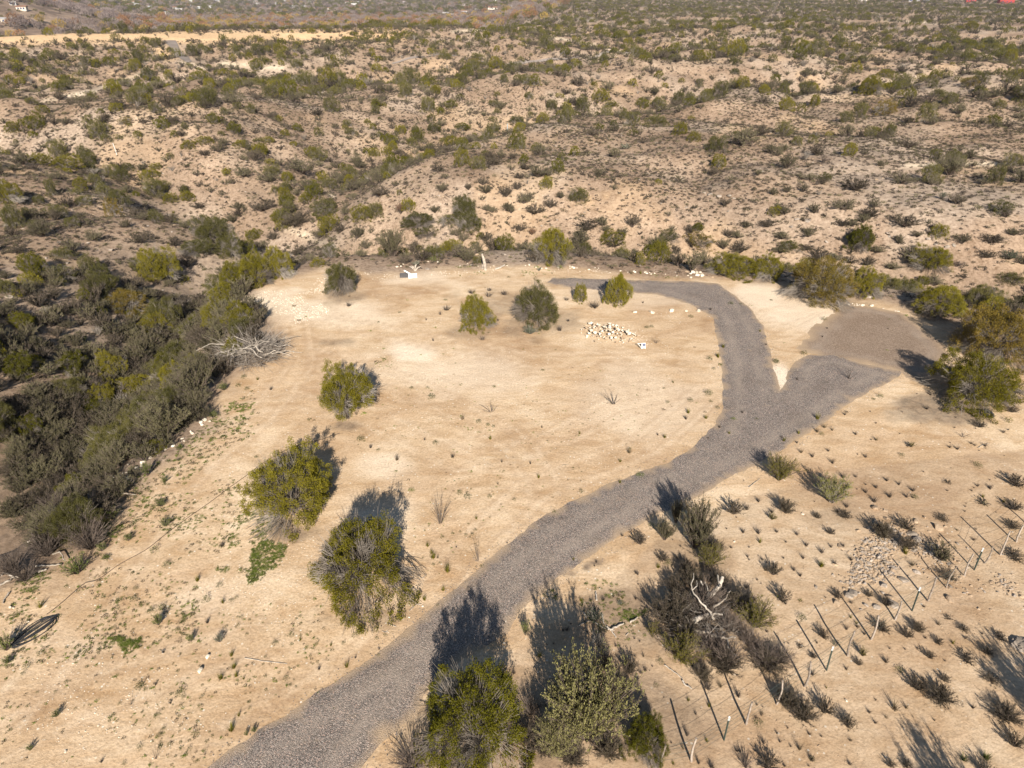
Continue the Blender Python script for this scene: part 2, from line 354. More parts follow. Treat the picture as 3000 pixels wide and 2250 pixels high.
def twigs(P0, P1, P2, r0, r1, seg=3, sides=3):
    n = len(P0); t = np.linspace(0, 1, seg+1)[None, :, None]
    C = (1-t)**2*P0[:, None] + 2*t*(1-t)*P1[:, None] + t*t*P2[:, None]
    T = unit(P2 - P0 + 1e-6); A = unit(np.cross(T, np.array([0.31, 0.17, 0.93]))); B = np.cross(T, A)
    r = (np.broadcast_to(r0, (n,))[:, None]*(1-t[..., 0]) + np.broadcast_to(r1, (n,))[:, None]*t[..., 0])
    an = np.arange(sides)*2*math.pi/sides
    V = C[:, :, None] + r[:, :, None, None]*(np.cos(an)[None, None, :, None]*A[:, None, None] + np.sin(an)[None, None, :, None]*B[:, None, None])
    idx = np.arange(n*(seg+1)*sides).reshape(n, seg+1, sides)
    a = idx[:, :-1]; b = idx[:, 1:]
    F = np.stack([a, np.roll(a, -1, 2), np.roll(b, -1, 2), b], -1).reshape(-1, 4)
    return V.reshape(-1, 3), F
def tube(P, rad, sides=6, cap=True):
    P = np.asarray(P, float); n = len(P); rad = np.broadcast_to(rad, (n,))
    T = unit(np.gradient(P, axis=0)); up = np.array([0.2, 0.1, 0.97])
    A = unit(np.cross(T, up)); B = np.cross(T, A); an = np.arange(sides)*2*math.pi/sides
    V = P[:, None] + rad[:, None, None]*(np.cos(an)[None, :, None]*A[:, None] + np.sin(an)[None, :, None]*B[:, None])
    idx = np.arange(n*sides).reshape(n, sides); a = idx[:-1]; b = idx[1:]
    F = np.stack([a, np.roll(a, -1, 1), np.roll(b, -1, 1), b], -1).reshape(-1, 4)
    V = V.reshape(-1, 3)
    if cap and sides >= 4:
        V = np.concatenate([V, P[:1], P[-1:]]); c0, c1 = n*sides, n*sides+1
        tr = [(c0, idx[0][(k+1) % sides], idx[0][k]) for k in range(sides)] + [(c1, idx[-1][k], idx[-1][(k+1) % sides]) for k in range(sides)]
        return V, F, np.array(tr)
    return V, F, np.zeros((0, 3), int)
def box(x0, x1, y0, y1, z0, z1):
    V = np.array([(x, y, z) for z in (z0, z1) for y in (y0, y1) for x in (x0, x1)], float)
    F = np.array([(0, 2, 3, 1), (4, 5, 7, 6), (0, 1, 5, 4), (2, 6, 7, 3), (0, 4, 6, 2), (1, 3, 7, 5)]); return V, F

# ------------------------------------------------------------------ plant prototypes (unit size: radius 1, height 1)
def mk_juniper(seed, ncl, nlf, lf, bare=0.0, shape='dome', trunky=0.0, rough=0.22, limbs=9, loose=1.0):
    rg = np.random.default_rng(seed)
    k = np.arange(ncl); ph = (k*2.39996 + rg.normal(0, .35, ncl)); cz = 1 - 1.72*((k+rg.random(ncl))/ncl)
    cz = np.clip(cz, -0.74, 1); sz = np.where(cz < 0, 1 - .22*cz*cz, np.sqrt(np.clip(1 - cz*cz, 0, 1)))
    if trunky: sz = np.sqrt(np.clip(1 - cz*cz, .02, 1))
    dirs = np.stack([sz*np.cos(ph), sz*np.sin(ph), cz], 1)
    azm = 1 + .11*np.sin(2*ph + seed) + .09*np.sin(3*ph + 2.1*seed) + .06*np.sin(5*ph + seed); lob = np.zeros(ncl)
    for j in range(22):
        d = unit(rg.normal(size=3)*np.array([1, 1, .8])); lob = np.maximum(lob, np.exp(-(1 - dirs@d)*14)*rg.uniform(.5, 1))
    rad = 0.80*azm + rough*(lob - .3)*2.0 + rg.normal(0, .05*loose, ncl)
    inner = rg.random(ncl) < 0.22; rad[inner] *= rg.uniform(.55, .85, inner.sum())
    zc = 0.44 + trunky*0.25; rz = 0.52 - trunky*0.14
    if shape == 'point':
        w = 1 - 0.62*np.clip(dirs[:, 2], 0, 1)**1.0; C = dirs*rad[:, None]*np.stack([w, w, np.ones(ncl)], 1)
    else: C = dirs*rad[:, None]
    C = C*np.array([1, 1, rz/0.86]) + np.array([0, 0, zc])
    C[:, :2] *= (1 - 0.26*np.clip((0.35 - C[:, 2])/0.35, 0, 1))[:, None]
    C[:, :2] *= .93/np.percentile(np.hypot(C[:, 0], C[:, 1]), 94); hyp = np.hypot(C[:, 0], C[:, 1]); C[:, :2] *= np.minimum(1, 1.03/np.maximum(hyp, .01))[:, None]
    C[:, 2] = np.maximum(C[:, 2], 0.06)
    keep = np.ones(ncl, bool)
    if bare > 0:
        for j in range(7):
            d = unit(rg.normal(size=3)*np.array([1, 1, .55])); keep &= ~((dirs@d > 1 - 0.13*bare*rg.uniform(.5, 1.6)))
        keep &= rg.random(ncl) > bare*0.25
    g = Geo(); mats_t = 0
    # limbs fan from the base
    nl = limbs; la = np.arange(nl)*2.4 + rg.normal(0, .3, nl); tilt = rg.uniform(.12, .8, nl)
    tipL = np.stack([np.cos(la)*tilt*.75, np.sin(la)*tilt*.75, zc*0.9 + (1-tilt)*0.32], 1)
    base = np.stack([np.cos(la)*.05, np.sin(la)*.05, np.full(nl, -0.03)], 1)
    midL = base*.4 + tipL*.45 + np.array([0, 0, .08]) + rg.normal(0, .05, (nl, 3))
    g.add(*twigs(base, midL, tipL, 0.022, 0.007, 5, 5))
    # branchlets from the limbs to every clump
    near = np.argmin(((C[:, None] - tipL[None])**2).sum(-1), 1); t = rg.uniform(.35, .95, ncl)[:, None]
    S = (1-t)**2*base[near] + 2*t*(1-t)*midL[near] + t*t*tipL[near]
    g.add(*twigs(S, (S+C)/2 + rg.normal(0, .04, (ncl, 3)) - np.array([0, 0, .03]), C, 0.0050, 0.0022, 3, 3))
    if bare > 0:
        bi = np.where(~keep)[0]; nb = len(bi)*7
        if nb:
            src = np.repeat(bi, 7); E = C[src]*1.0 + rg.normal(0, .085, (nb, 3)) + dirs[src]*0.04; E[:, 2] = np.maximum(E[:, 2], .02)
            Sb = S[src]*.45 + C[src]*.55 + rg.normal(0, .03, (nb, 3)); g.add(*twigs(Sb, (Sb+E)/2 + rg.normal(0, .03, (nb, 3)), E, 0.0042, 0.0020, 2, 3), 1)
    Ck = C[keep]; dk = dirs[keep]; n = len(Ck)
    cr = rg.uniform(.058, .100, n)*loose*(1 if ncl > 300 else 1.25 if ncl > 100 else 1.7); N = n*nlf; ci = np.repeat(np.arange(n), nlf)
    off = rg.normal(size=(N, 3)); off = unit(off)*(rg.random(N)**(1/2.2))[:, None]*cr[ci][:, None]*np.array([1, 1, .9])
    off[:, 2] += cr[ci]*0.25*rg.random(N)
    P = Ck[ci] + off; P[:, 2] = np.maximum(P[:, 2], .015)
    D = unit(off)*.55 + dk[ci]*.45 + np.array([0, 0, .15]) + rg.normal(0, .4, (N, 3))
    V, F = leaves(P, D, rg.uniform(.7, 1.3, N)*lf, rg.uniform(.35, .62, N)*lf, rg)
    return g, (V, F)
def mk_brush(seed, ns, nsub, nlf, lf, spread=0.9, leafy=1.0, arch=0.15, tw=1.0, low=0.0):
    rg = np.random.default_rng(seed)
    a = rg.uniform(0, 2*math.pi, ns); tl = np.sqrt(rg.random(ns))*spread
    Ln = rg.uniform(.72, 1.05, ns)
    P0 = np.stack([np.cos(a)*.07*rg.random(ns), np.sin(a)*.07*rg.random(ns), np.full(ns, -0.02)], 1)
    P2 = np.stack([np.cos(a)*tl*Ln, np.sin(a)*tl*Ln, Ln*np.sqrt(np.clip(1 - (tl*(.80+low))**2, .03, 1))], 1)
    P1 = P0*.4 + P2*.45 + np.array([0, 0, arch]) + rg.normal(0, .05, (ns, 3))
    g = Geo(); g.add(*twigs(P0, P1, P2, .014*tw, .0045*tw, 3, 3))
    si = np.repeat(np.arange(ns), nsub); m = len(si); t = rg.uniform(.3, 1, m)[:, None]
    S = (1-t)**2*P0[si] + 2*t*(1-t)*P1[si] + t*t*P2[si]
    d = unit(unit(P2[si]-P0[si])*.8 + rg.normal(0, .5, (m, 3)) + np.array([0, 0, .25])); E = S + d*rg.uniform(.10, .26, m)[:, None]
    E[:, 2] = np.maximum(E[:, 2], .02)
    g.add(*twigs(S, (S+E)/2 + rg.normal(0, .015, (m, 3)), E, .0055*tw, .0025*tw, 2, 3))
    lv = None
    if nlf:
        keep = rg.random(m) < leafy; S2, E2 = S[keep], E[keep]; li = np.repeat(np.arange(len(S2)), nlf); N = len(li)
        u = rg.uniform(.25, 1.1, N)[:, None]; P = S2[li]*(1-u) + E2[li]*u + rg.normal(0, .016, (N, 3)); P[:, 2] = np.maximum(P[:, 2], .01)
        D = unit(E2[li]-S2[li]) + rg.normal(0, .6, (N, 3)); lv = leaves(P, D, rg.uniform(.7, 1.3, N)*lf, rg.uniform(.3, .55, N)*lf, rg)
    return g, lv
def mk_tuft(seed, nb, wd=.03, spread=.8, flat=1.0):
    rg = np.random.default_rng(seed); a = rg.uniform(0, 6.283, nb); tl = rg.uniform(.1, spread, nb); L = rg.uniform(.55, 1.05, nb)
    b = np.stack([np.cos(a)*.25*rg.random(nb), np.sin(a)*.25*rg.random(nb), np.zeros(nb)], 1)
    tip = b + np.stack([np.cos(a)*tl*L, np.sin(a)*tl*L, L*np.sqrt(1-tl**2*.8)*flat], 1)
    s = np.stack([-np.sin(a), np.cos(a), np.zeros(nb)], 1)*wd
    V = np.stack([b - s, b + s, tip], 1).reshape(-1, 3); return V, np.arange(3*nb).reshape(nb, 3)
def mk_cushion(seed, n, lf, h=1.0):
    rg = np.random.default_rng(seed); d = unit(rg.normal(size=(n, 3))); d[:, 2] = np.abs(d[:, 2]); P = d*(rg.random(n)**.4)[:, None]*np.array([.95, .95, .9*h])
    P[:, 2] += .02; return leaves(P, d + rg.normal(0, .5, (n, 3)), lf*rg.uniform(.7, 1.3, n), lf*.5*rg.uniform(.7, 1.3, n), rg)
def mk_rock(seed, sub=2, flat=.65, jag=.28):
    import bmesh
    bm = bmesh.new(); bmesh.ops.create_icosphere(bm, subdivisions=sub, radius=1)
    V = np.array([v.co[:] for v in bm.verts]); F = np.array([[v.index for v in f.verts] for f in bm.faces]); bm.free()
    rg = np.random.default_rng(seed)
    for k in range(9):
        n = unit(rg.normal(size=3)); dd = rg.uniform(.45, .85); e = np.maximum(V@n - dd, 0); V = V - e[:, None]*n[None]
    V = V*(1 + rg.normal(0, jag*.12, len(V)))[:, None]*np.array([1, rg.uniform(.65, .95), flat]); V[:, 2] += flat*.35
    return V, F

PROTO = {}     # kind -> list of {part: mesh}
def jset(kind, leafm, seeds, lod, **kw):
    spec = {'hi': (620, 78, .026), 'mid': (240, 28, .052), 'far': (76, 14, .11)}[lod]; out = []
    for s in seeds:
        g, (V, F) = mk_juniper(s, *spec, **kw)
        if lod == 'far':
            gg = Geo(); gg.add(V, F, 0); gg.add(g.V[0], g.F[4][0], 1)
            out.append({'whole': gg.mesh('juniper', [M[leafm], M['bark']])})
        else:
            out.append({'trunk': g.mesh('juniper_trunk', [M['bark'], M['twigpale']]), 'crown': mesh_arr('juniper_crown', V, [F], [M[leafm]])})
    PROTO[kind, lod] = out
def bset(kind, leafm, twigm, seeds, lod, **kw):
    spec = {'hi': (90, 8, 13, .034), 'mid': (44, 6, 9, .055), 'far': (16, 4, 6, .12)}[lod]; out = []
    twx = {'hi': 1.0, 'mid': 1.5, 'far': 2.6}[lod]
    nolf = kw.pop('nolf', False)
    for s in seeds:
        g, lv = mk_brush(s, int(spec[0]*kw.get('dn', 1)), int(spec[1]*min(1, kw.get('dn', 1)*2)), 0 if nolf else int(spec[2]*kw.get('lm', 1)), spec[3], tw=twx*kw.get('tk', 1), **{k: v for k, v in kw.items() if k not in ('dn', 'lm', 'tk')})
        if lod == 'far':
            if lv: g.add(*lv, 1)
            out.append({'whole': g.mesh('shrub', [M[twigm], M[leafm]])})
        else:
            d = {'stems': g.mesh('shrub_stems', [M[twigm]])}
            if lv: d['foliage'] = mesh_arr('shrub_foliage', *[lv[0], [lv[1]]], [M[leafm]])
            out.append(d)
    PROTO[kind, lod] = out
for lod, ns in (('hi', 3), ('mid', 3), ('far', 3)):
    jset('jun', 'olive', range(10, 10+ns), lod, bare=0.15 if lod == 'hi' else 0)
    jset('jtwig', 'olive' , range(20, 20+2), lod, bare=0.6)
    jset('jpale', 'dull', range(25, 25+2), lod, bare=0.4, loose=1.15)
    jset('jgold', 'gold', range(30, 30+2), lod, bare=0.25)
    jset('jdeep', 'deep', range(40, 40+2), lod, bare=0.1)
    jset('jdull', 'dull', range(50, 50+(1 if lod == 'hi' else 3)), lod, bare=0.15, loose=1.2, rough=.24)
    jset('jpoint', 'olive', range(60, 61), lod, shape='point')
    jset('jtrunk', 'olive', range(70, 71), lod, trunky=0.7, bare=0.2)
    bset('brush', 'grey', 'twig', range(80, 80+ns), lod, leafy=.9, spread=.96, lm=1.5, low=.1)
    bset('brushg', 'grey', 'twig', range(90, 90+3), lod, leafy=1.0, spread=.92, lm=1.7)
    bset('wisp', 'umber', 'twig', range(158, 160), lod, nolf=True, dn=.22, tk=.8, spread=.97)
    bset('brushb', 'umber', 'twig', range(100, 100+ns), lod, leafy=.95, spread=.96, lm=1.6, low=.1)
    bset('feather', 'feather', 'twig', range(95, 97), lod, leafy=1.0, spread=.95, dn=1.6, lm=1.3)
    bset('sage', 'sage', 'twigpale', range(110, 110+2), lod, leafy=1.0)
    bset('creo', 'creo', 'twig', range(120, 120+2), lod, leafy=.95, spread=.95)
    bset('lime', 'lime', 'twigpale', range(130, 131), lod, leafy=.9)
    bset('bush', 'grass', 'twig', range(140, 142), lod, leafy=1.0)
    bset('rust', 'rust', 'twig', range(145, 146), lod, leafy=1.0)
    bset('dead', 'umber', 'twigpale', range(150, 152), lod, nolf=True)
    bset('deadb', 'umber', 'twig', range(155, 157), lod, nolf=True, spread=.97)
def one(kind, meshes): PROTO[kind, 'hi'] = PROTO[kind, 'mid'] = PROTO[kind, 'far'] = [{'whole': m} for m in meshes]
one('tuft', [mesh_arr('dry_tuft', *(lambda r: (r[0], [r[1]]))(mk_tuft(s, 60, .022)), [M['drydark']]) for s in (1, 2, 3)])
one('tuftg', [mesh_arr('green_tuft', *(lambda r: (r[0], [r[1]]))(mk_tuft(s, 60, .026)), [M['creo']]) for s in (4, 5)])
one('straw', [mesh_arr('straw_tuft', *(lambda r: (r[0], [r[1]]))(mk_tuft(s, 50, .024)), [M['straw']]) for s in (6, 7)])
one('yucca', [mesh_arr('yucca', *(lambda r: (r[0], [r[1]]))(mk_tuft(s, 90, .03, .95)), [M['weed']]) for s in (8,)])
one('weed', [mesh_arr('leafy_weed', *(lambda r: (r[0], [r[1]]))(mk_cushion(s, 170, .16)), [M['weed']]) for s in (1, 2, 3)])
one('green', [mesh_arr('green_weed', *(lambda r: (r[0], [r[1]]))(mk_cushion(s, 170, .16)), [M['grass']]) for s in (4, 5)])
one('speck', [mesh_arr('weed_speck', *(lambda r: (r[0], [r[1]]))(mk_cushion(s, 26, .5, .6)), [M[m]]) for s, m in ((6, 'weed'), (7, 'grass'), (8, 'straw'))])
one('mtuft', [mesh_arr('scrub_tuft', *(lambda r: (r[0], [r[1]]))(mk_cushion(s, 34, .42, .9)), [M[m]]) for s, m in ((9, 'drydark'), (10, 'umber'), (11, 'grey'), (12, 'drydark'))])
for kk, mm in (('rock', 'rock'), ('rockw', 'rockwhite'), ('rockg', 'rockgrey')):
    PROTO[kk, 'hi'] = [{'whole': mesh_arr('rock', *(lambda r: (r[0], [r[1]]))(mk_rock(s, 2)), [M[mm]])} for s in (1, 2, 3, 4, 5)]
    PROTO[kk, 'far'] = PROTO[kk, 'mid'] = [{'whole': mesh_arr('stone', *(lambda r: (r[0], [r[1]]))(mk_rock(s, 1)), [M[mm]])} for s in (11, 12, 13)]

def mk_outcrop(seed):
    V, F = mk_rock(seed, 4, .5); n = V/np.linalg.norm(V, axis=1, keepdims=True)
    d = fbm(V[:, 0]*1.3 + V[:, 2], V[:, 1]*1.3 - V[:, 2], .55, 5, seed)*.16 + np.round(fbm(V[:, 0], V[:, 1], .9, 2, seed+5)*4)/4*.10
    return V + n*d[:, None], F
PROTO['outcrop', 'hi'] = PROTO['outcrop', 'mid'] = [{'whole': mesh_arr('outcrop', *(lambda r: (r[0], [r[1]]))(mk_outcrop(s)), [M['rockgrey']])} for s in (51, 52)]
NAMES = {'outcrop': 'boulder', 'feather': 'desert_shrub', 'wisp': 'bare_shrub', 'jun': 'juniper_tree', 'jtwig': 'juniper_tree', 'jpale': 'juniper_tree', 'jgold': 'juniper_tree', 'jdeep': 'juniper_tree', 'jdull': 'juniper_tree',
         'jpoint': 'juniper_tree', 'jtrunk': 'juniper_tree', 'brush': 'desert_shrub', 'brushg': 'desert_shrub', 'brushb': 'desert_shrub', 'sage': 'sage_bush',
         'creo': 'creosote_bush', 'lime': 'broom_bush', 'bush': 'green_bush', 'rust': 'desert_shrub', 'dead': 'bare_shrub', 'deadb': 'bare_shrub', 'tuft': 'dry_grass_clump', 'tuftg': 'green_grass_clump',
         'straw': 'dry_grass_clump', 'yucca': 'yucca', 'weed': 'weed', 'green': 'weed', 'rock': 'rock', 'rockw': 'rock', 'rockg': 'boulder'}
CATS = {'juniper_tree': 'tree', 'desert_shrub': 'shrub', 'sage_bush': 'shrub', 'creosote_bush': 'shrub', 'broom_bush': 'shrub', 'green_bush': 'shrub', 'bare_shrub': 'shrub',
        'dry_grass_clump': 'grass clump', 'green_grass_clump': 'grass clump', 'yucca': 'plant', 'weed': 'plant', 'rock': 'rock', 'boulder': 'rock'}
LOOK = {'outcrop': 'flat limestone outcrop', 'feather': 'pale feathery shrub', 'wisp': 'sparse leafless shrub', 'jun': 'olive green juniper', 'jtwig': 'olive juniper with bare grey twigs', 'jpale': 'pale grey green juniper with bare twigs', 'jgold': 'golden brown juniper', 'jdeep': 'dark green juniper',
        'jdull': 'dull green juniper', 'jpoint': 'pointed green juniper', 'jtrunk': 'open crowned juniper', 'brush': 'grey brown twiggy shrub', 'brushg': 'grey green feathery shrub',
        'brushb': 'dark brown twiggy shrub', 'sage': 'silvery sage bush', 'creo': 'yellow green creosote bush', 'lime': 'lime green broom bush', 'bush': 'fresh green leafy bush', 'rust': 'rust coloured shrub',
        'dead': 'leafless pale grey shrub', 'deadb': 'leafless brown shrub', 'tuft': 'dark dry grass clump', 'tuftg': 'yellow green grass clump', 'straw': 'straw coloured grass clump',
        'yucca': 'spiky yucca', 'weed': 'low grey green weed', 'green': 'low bright green weed', 'rock': 'pale tan rock', 'rockw': 'whitish rock', 'rockg': 'grey limestone boulder'}
GROUPS = {'juniper_tree': 'junipers on the desert hills', 'desert_shrub': 'desert shrubs on the slopes', 'creosote_bush': 'creosote bushes', 'bare_shrub': 'leafless shrubs', 'green_bush': 'green leafy bushes',
          'sage_bush': 'sage bushes', 'dry_grass_clump': 'grass clumps on the ground', 'green_grass_clump': 'grass clumps on the ground', 'weed': 'low weeds on the ground', 'rock': 'loose pale rocks', 'boulder': 'limestone boulders', 'yucca': 'yuccas', 'broom_bush': 'broom bushes'}
def where(px, py):
    """the stretch of ground a plant stands on, in findable words"""
    x, y = px/1.3562, py/1.3562
    if y < 130: s = 'on far plateau'
    elif y < 265: s = 'on slope below far plateau'
    elif y < 330: s = 'along upper wash'
    elif y < 480: s = 'on hillside beyond ravine'
    elif y < 600: s = 'in ravine behind clearing'
    elif x < 560 and y < 1330 and x < 620 - (y-600)*.8:
        s = 'in thicket ' + ('above golden juniper' if y < 640 else 'by golden juniper' if y < 730 and x < 400 else 'by dead brush pile' if y < 800 and x > 340 else 'above juniper pair' if y < 800
             else 'around juniper pair' if y < 900 and x > 160 else 'below juniper pair' if y < 1010 and x > 130 else 'at left edge' if y < 1010 else 'above hose coil')
    elif x > 1900 and y < 900: s = 'above brown gravel apron'
    elif y < 760 and x < 1540: s = 'at back of clearing'
    elif x > 1080 + (1659-y)*0.9 or (x > 1500 and y > 950): s = 'near dead tree' if x < 1640 and y > 1130 else 'along wire fence' if abs((x-1500) - (1600-y)*1.17) < 90 and y > 1050 else 'right of wire fence' if (x-1500) > (1600-y)*1.17 and y > 1050 else 'between driveway and rocky ground'
    elif y > 1200: s = 'on sand left of driveway'
    else: s = 'on open sand of clearing'
    h = 'far left' if x < 370 else 'left' if x < 800 else 'middle' if x < 1400 else 'right' if x < 1850 else 'far right'
    return s, h
ALL = []       # (object, kind, px, py, explicit label)
def spawn(kind, x, y, z, rx, h, rot=None, label=None, lod='hi', px=None, py=None, group=None, var=None, name=None, tilt=None):
    v = PROTO[kind, lod][(var if var is not None else random.randrange(99)) % len(PROTO[kind, lod])]
    nm = name or NAMES[kind]
    if 'whole' in v:
        o = bpy.data.objects.new(nm, v['whole'])
    else:
        o = bpy.data.objects.new(nm, None); o.empty_display_size = .3
    COL.objects.link(o)
    o.location = (x, y, z); o.scale = (rx, rx, h)
    rt = random.uniform(0, 6.283) if rot is None else rot
    o.rotation_euler = (tilt[0], tilt[1], rt) if tilt else (0, 0, rt)
    if 'whole' not in v:
        for part, me in v.items():
            c = bpy.data.objects.new(part, me); COL.objects.link(c); c.parent = o
    o['category'] = CATS.get(nm, 'plant')
    if group or nm in GROUPS: o['group'] = group or GROUPS[nm]
    if label is None:
        if px is None: px, py, _ = project(x, y, z)
    ALL.append((o, kind, px, py, label)); return o
BL = []        # (x, y, r) taken by listed plants
def place(kind, tile, x0, y0, x1, y1, label=None, sink=0.85, hmax=1.45, hmin=0.35, **kw):
    """a plant whose outline in the photograph is this box"""
    ax, ay = tp(tile, x0, y0); bx, by = tp(tile, x1, y1); cx = (ax+bx)/2
    X, Y, Z = hit(cx, min(by, 2900))
    if sink == .85: sink = .82 if kind.startswith('j') else .65
    _, _, zc = project(X, Y, Z); r = (bx-ax)/2*zc/FPX
    n = math.hypot(X, Y); f = (n + r*sink)/n; X, Y = X*f, Y*f; Z = H1(X, Y)
    for _ in range(2):
        _, _, zc = project(X, Y, Z); r = (bx-ax)/2*zc/FPX
    d = pdir(cx, ay); D = math.hypot(X, Y) + r*0.25; t = D/math.hypot(d[0], d[1]); h = CAMH + d[2]*t - Z
    h = min(max(h*.97, r*2*hmin), r*2*hmax)
    d2 = pdir(cx, (ay+by)/2); X = d2[0]/d2[1]*Y if True else X; Z = H1(X, Y)
    if kind in ('brush', 'brushb', 'dead', 'deadb', 'sage'): h = min(h*.85, r*1.35)
    pxh = by - ay
    lod = 'hi' if pxh > 75 else 'mid' if pxh > 26 else 'far'
    BL.append((X, Y, r))
    return spawn(kind, X, Y, Z - 0.03, r*1.04, h, label=label, lod=lod, px=cx, py=by, **kw)
def put(kind, tile, x, y, r, h, label=None, lod='hi', **kw):
    px, py = tp(tile, x, y); X, Y, Z = hit(px, py); return spawn(kind, X, Y, Z-.01, r, h, label=label, lod=lod, px=px, py=py, **kw)
# ------------------------------------------------------------------ terrain
def set_attr(me, name, v):
    a = me.attributes.new(name, 'FLOAT', 'POINT'); a.data.foreach_set('value', np.asarray(v, np.float32).ravel())
def seg_px(px, py, tile, pts, w, yk=2.2):
    q = [tp(tile, *p) for p in pts]
    return np.clip(1.4 - seg_dist(px, py*yk, [(a, b*yk) for a, b in q])/w, 0, 1)
def ell(px, py, ox, oy, rx, ry):
    return np.hypot((px/1.3562 - ox)/rx, (py/1.3562 - oy)/ry)
def build_terrain():
    na, nr = NA, NR; X, Y, Z = GX, GY, GZ
    idx = np.arange(na*nr).reshape(nr, na)
    F = np.stack([idx[:-1, :-1], idx[:-1, 1:], idx[1:, 1:], idx[1:, :-1]], -1).reshape(-1, 4)
    me = mesh_arr('ground', np.stack([X, Y, Z], -1).reshape(-1, 3), [F], [M['ground']], smooth=True)
    x, y, z = X.ravel(), Y.ravel(), Z.ravel(); px, py, zc = project(x, y, z); rr = np.hypot(x, y)
    d = seg_dist(x, y, PAD, True); ins = inside(x, y, PAD); sd = np.where(ins, d, -d) + fbm(x, y, 3.0, 4, 41)*1.6
    pad = sst(-1.0, 1.2, sd)
    low = inside(px, py, poly('O', [(2400, 950), (1850, 1010), (1480, 1110), (1330, 1250), (1120, 1400), (900, 1600), (760, 1760), (2400, 1760)]))
    pad = pad*np.where(low, 0.72, 1.0)
    pale = np.zeros_like(x)
    for ox, oy, rx, ry, v in [(905, 768, 85, 28, .62), (1400, 640, 190, 40, .25), (1760, 690, 120, 60, .45), (560, 650, 110, 40, .45), (1000, 800, 260, 60, .35),
                              (700, 680, 160, 40, .35), (1350, 860, 200, 90, .25), (800, 1120, 90, 60, .4), (900, 600, 120, 22, .4), (1690, 815, 26, 40, .7), (1640, 640, 60, 30, .5),
                              (180, 1400, 120, 60, .2), (430, 1290, 70, 40, .2), (830, 1000, 70, 40, .35)]:
        e = ell(px, py, ox, oy, rx, ry) + fbm(x, y, 4.0, 5, 51)*0.8
        pale = np.maximum(pale, v*sst(1.15, .35, e))
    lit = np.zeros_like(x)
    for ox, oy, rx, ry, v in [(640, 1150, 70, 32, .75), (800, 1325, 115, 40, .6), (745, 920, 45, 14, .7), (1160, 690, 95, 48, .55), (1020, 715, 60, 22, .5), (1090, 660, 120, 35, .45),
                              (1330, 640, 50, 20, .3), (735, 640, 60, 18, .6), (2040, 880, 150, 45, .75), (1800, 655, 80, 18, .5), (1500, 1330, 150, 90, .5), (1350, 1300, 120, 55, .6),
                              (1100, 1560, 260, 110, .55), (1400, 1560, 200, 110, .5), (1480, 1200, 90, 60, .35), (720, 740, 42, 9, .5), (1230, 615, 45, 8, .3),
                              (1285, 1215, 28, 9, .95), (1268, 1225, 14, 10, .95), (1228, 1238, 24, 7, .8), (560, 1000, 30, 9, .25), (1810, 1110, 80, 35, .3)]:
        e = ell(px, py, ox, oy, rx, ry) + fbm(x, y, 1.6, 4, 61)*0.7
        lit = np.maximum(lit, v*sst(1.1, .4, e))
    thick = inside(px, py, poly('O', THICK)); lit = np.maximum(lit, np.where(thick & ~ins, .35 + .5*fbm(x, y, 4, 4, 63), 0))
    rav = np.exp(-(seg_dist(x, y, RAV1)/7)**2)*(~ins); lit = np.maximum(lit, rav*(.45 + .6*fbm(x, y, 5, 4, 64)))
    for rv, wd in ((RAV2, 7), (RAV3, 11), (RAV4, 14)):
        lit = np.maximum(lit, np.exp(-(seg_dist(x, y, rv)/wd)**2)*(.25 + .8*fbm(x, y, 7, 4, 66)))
    rocky = np.zeros_like(x)
    for ox, oy, rx, ry, v in [(2000, 1230, 260, 110, .75), (1850, 1140, 140, 50, .6), (2190, 1360, 60, 110, .9), (60, 640, 150, 90, .6), (300, 560, 160, 60, .4), (1000, 585, 260, 12, .5),
                              (400, 900, 80, 110, .35), (330, 1010, 120, 50, .4), (1700, 470, 300, 60, .35)]:
        e = ell(px, py, ox, oy, rx, ry) + fbm(x, y, 2.0, 4, 71)*0.6
        rocky = np.maximum(rocky, v*sst(1.2, .4, e))
    rocky = np.maximum(rocky, .75*sst(.05, .45, fbm(x, y, 16, 5, 75))*(~ins)*sst(35, 60, rr))
    oc = np.zeros_like(x)
    oc = np.maximum(oc, seg_px(px, py, 'T1', [(-300, 262), (0, 258), (400, 240), (1000, 242), (1500, 240), (2212, 232), (2600, 228)], 44))
    oc = np.maximum(oc, seg_px(px, py, 'T1', [(1040, 320), (1090, 370)], 24)*.9)
    oc = np.maximum(oc, seg_px(px, py, 'T3', [(500, 22), (700, 28), (1100, 12)], 16)*.7)
    oc = np.maximum(oc, .30*sst(.15, .5, fbm(x, y, 13, 4, 81))*(~ins)*sst(45, 80, rr))
    oc = np.maximum(oc, seg_px(px, py, 'P5', [(560, 60), (700, 40), (420, 110)], 20)*.5)
    oc = np.maximum(oc, .8*ell_f(px, py, 'P5', 1760, 420, 260, 70)*sst(-.3, .3, fbm(x, y, 3, 4, 83)))
    ch = np.zeros_like(x)
    for t, pts, w in (('T1', [(280, 655), (600, 590), (900, 490)], 14), ('T1', [(1440, 415), (1560, 430), (1820, 445)], 16), ('T2', [(740, 205), (900, 190), (1100, 165), (1270, 135)], 12),
                      ('T2', [(1340, 232), (1480, 262), (1650, 300), (1850, 345)], 7), ('T1', [(1180, 400), (1320, 440)], 10), ('P4', [(1860, 590), (2120, 700)], 16),
                      ('P4', [(1560, 1090), (2050, 1120)], 50), ('T3', [(1300, 130), (1620, 150)], 8), ('P6', [(1450, 190), (2212, 170)], 14), ('P4', [(2110, 350), (2160, 390)], 9)):
        ch = np.maximum(ch, seg_px(px, py, t, pts, w)*(.75 + .8*fbm(x, y, 5, 3, 91)))
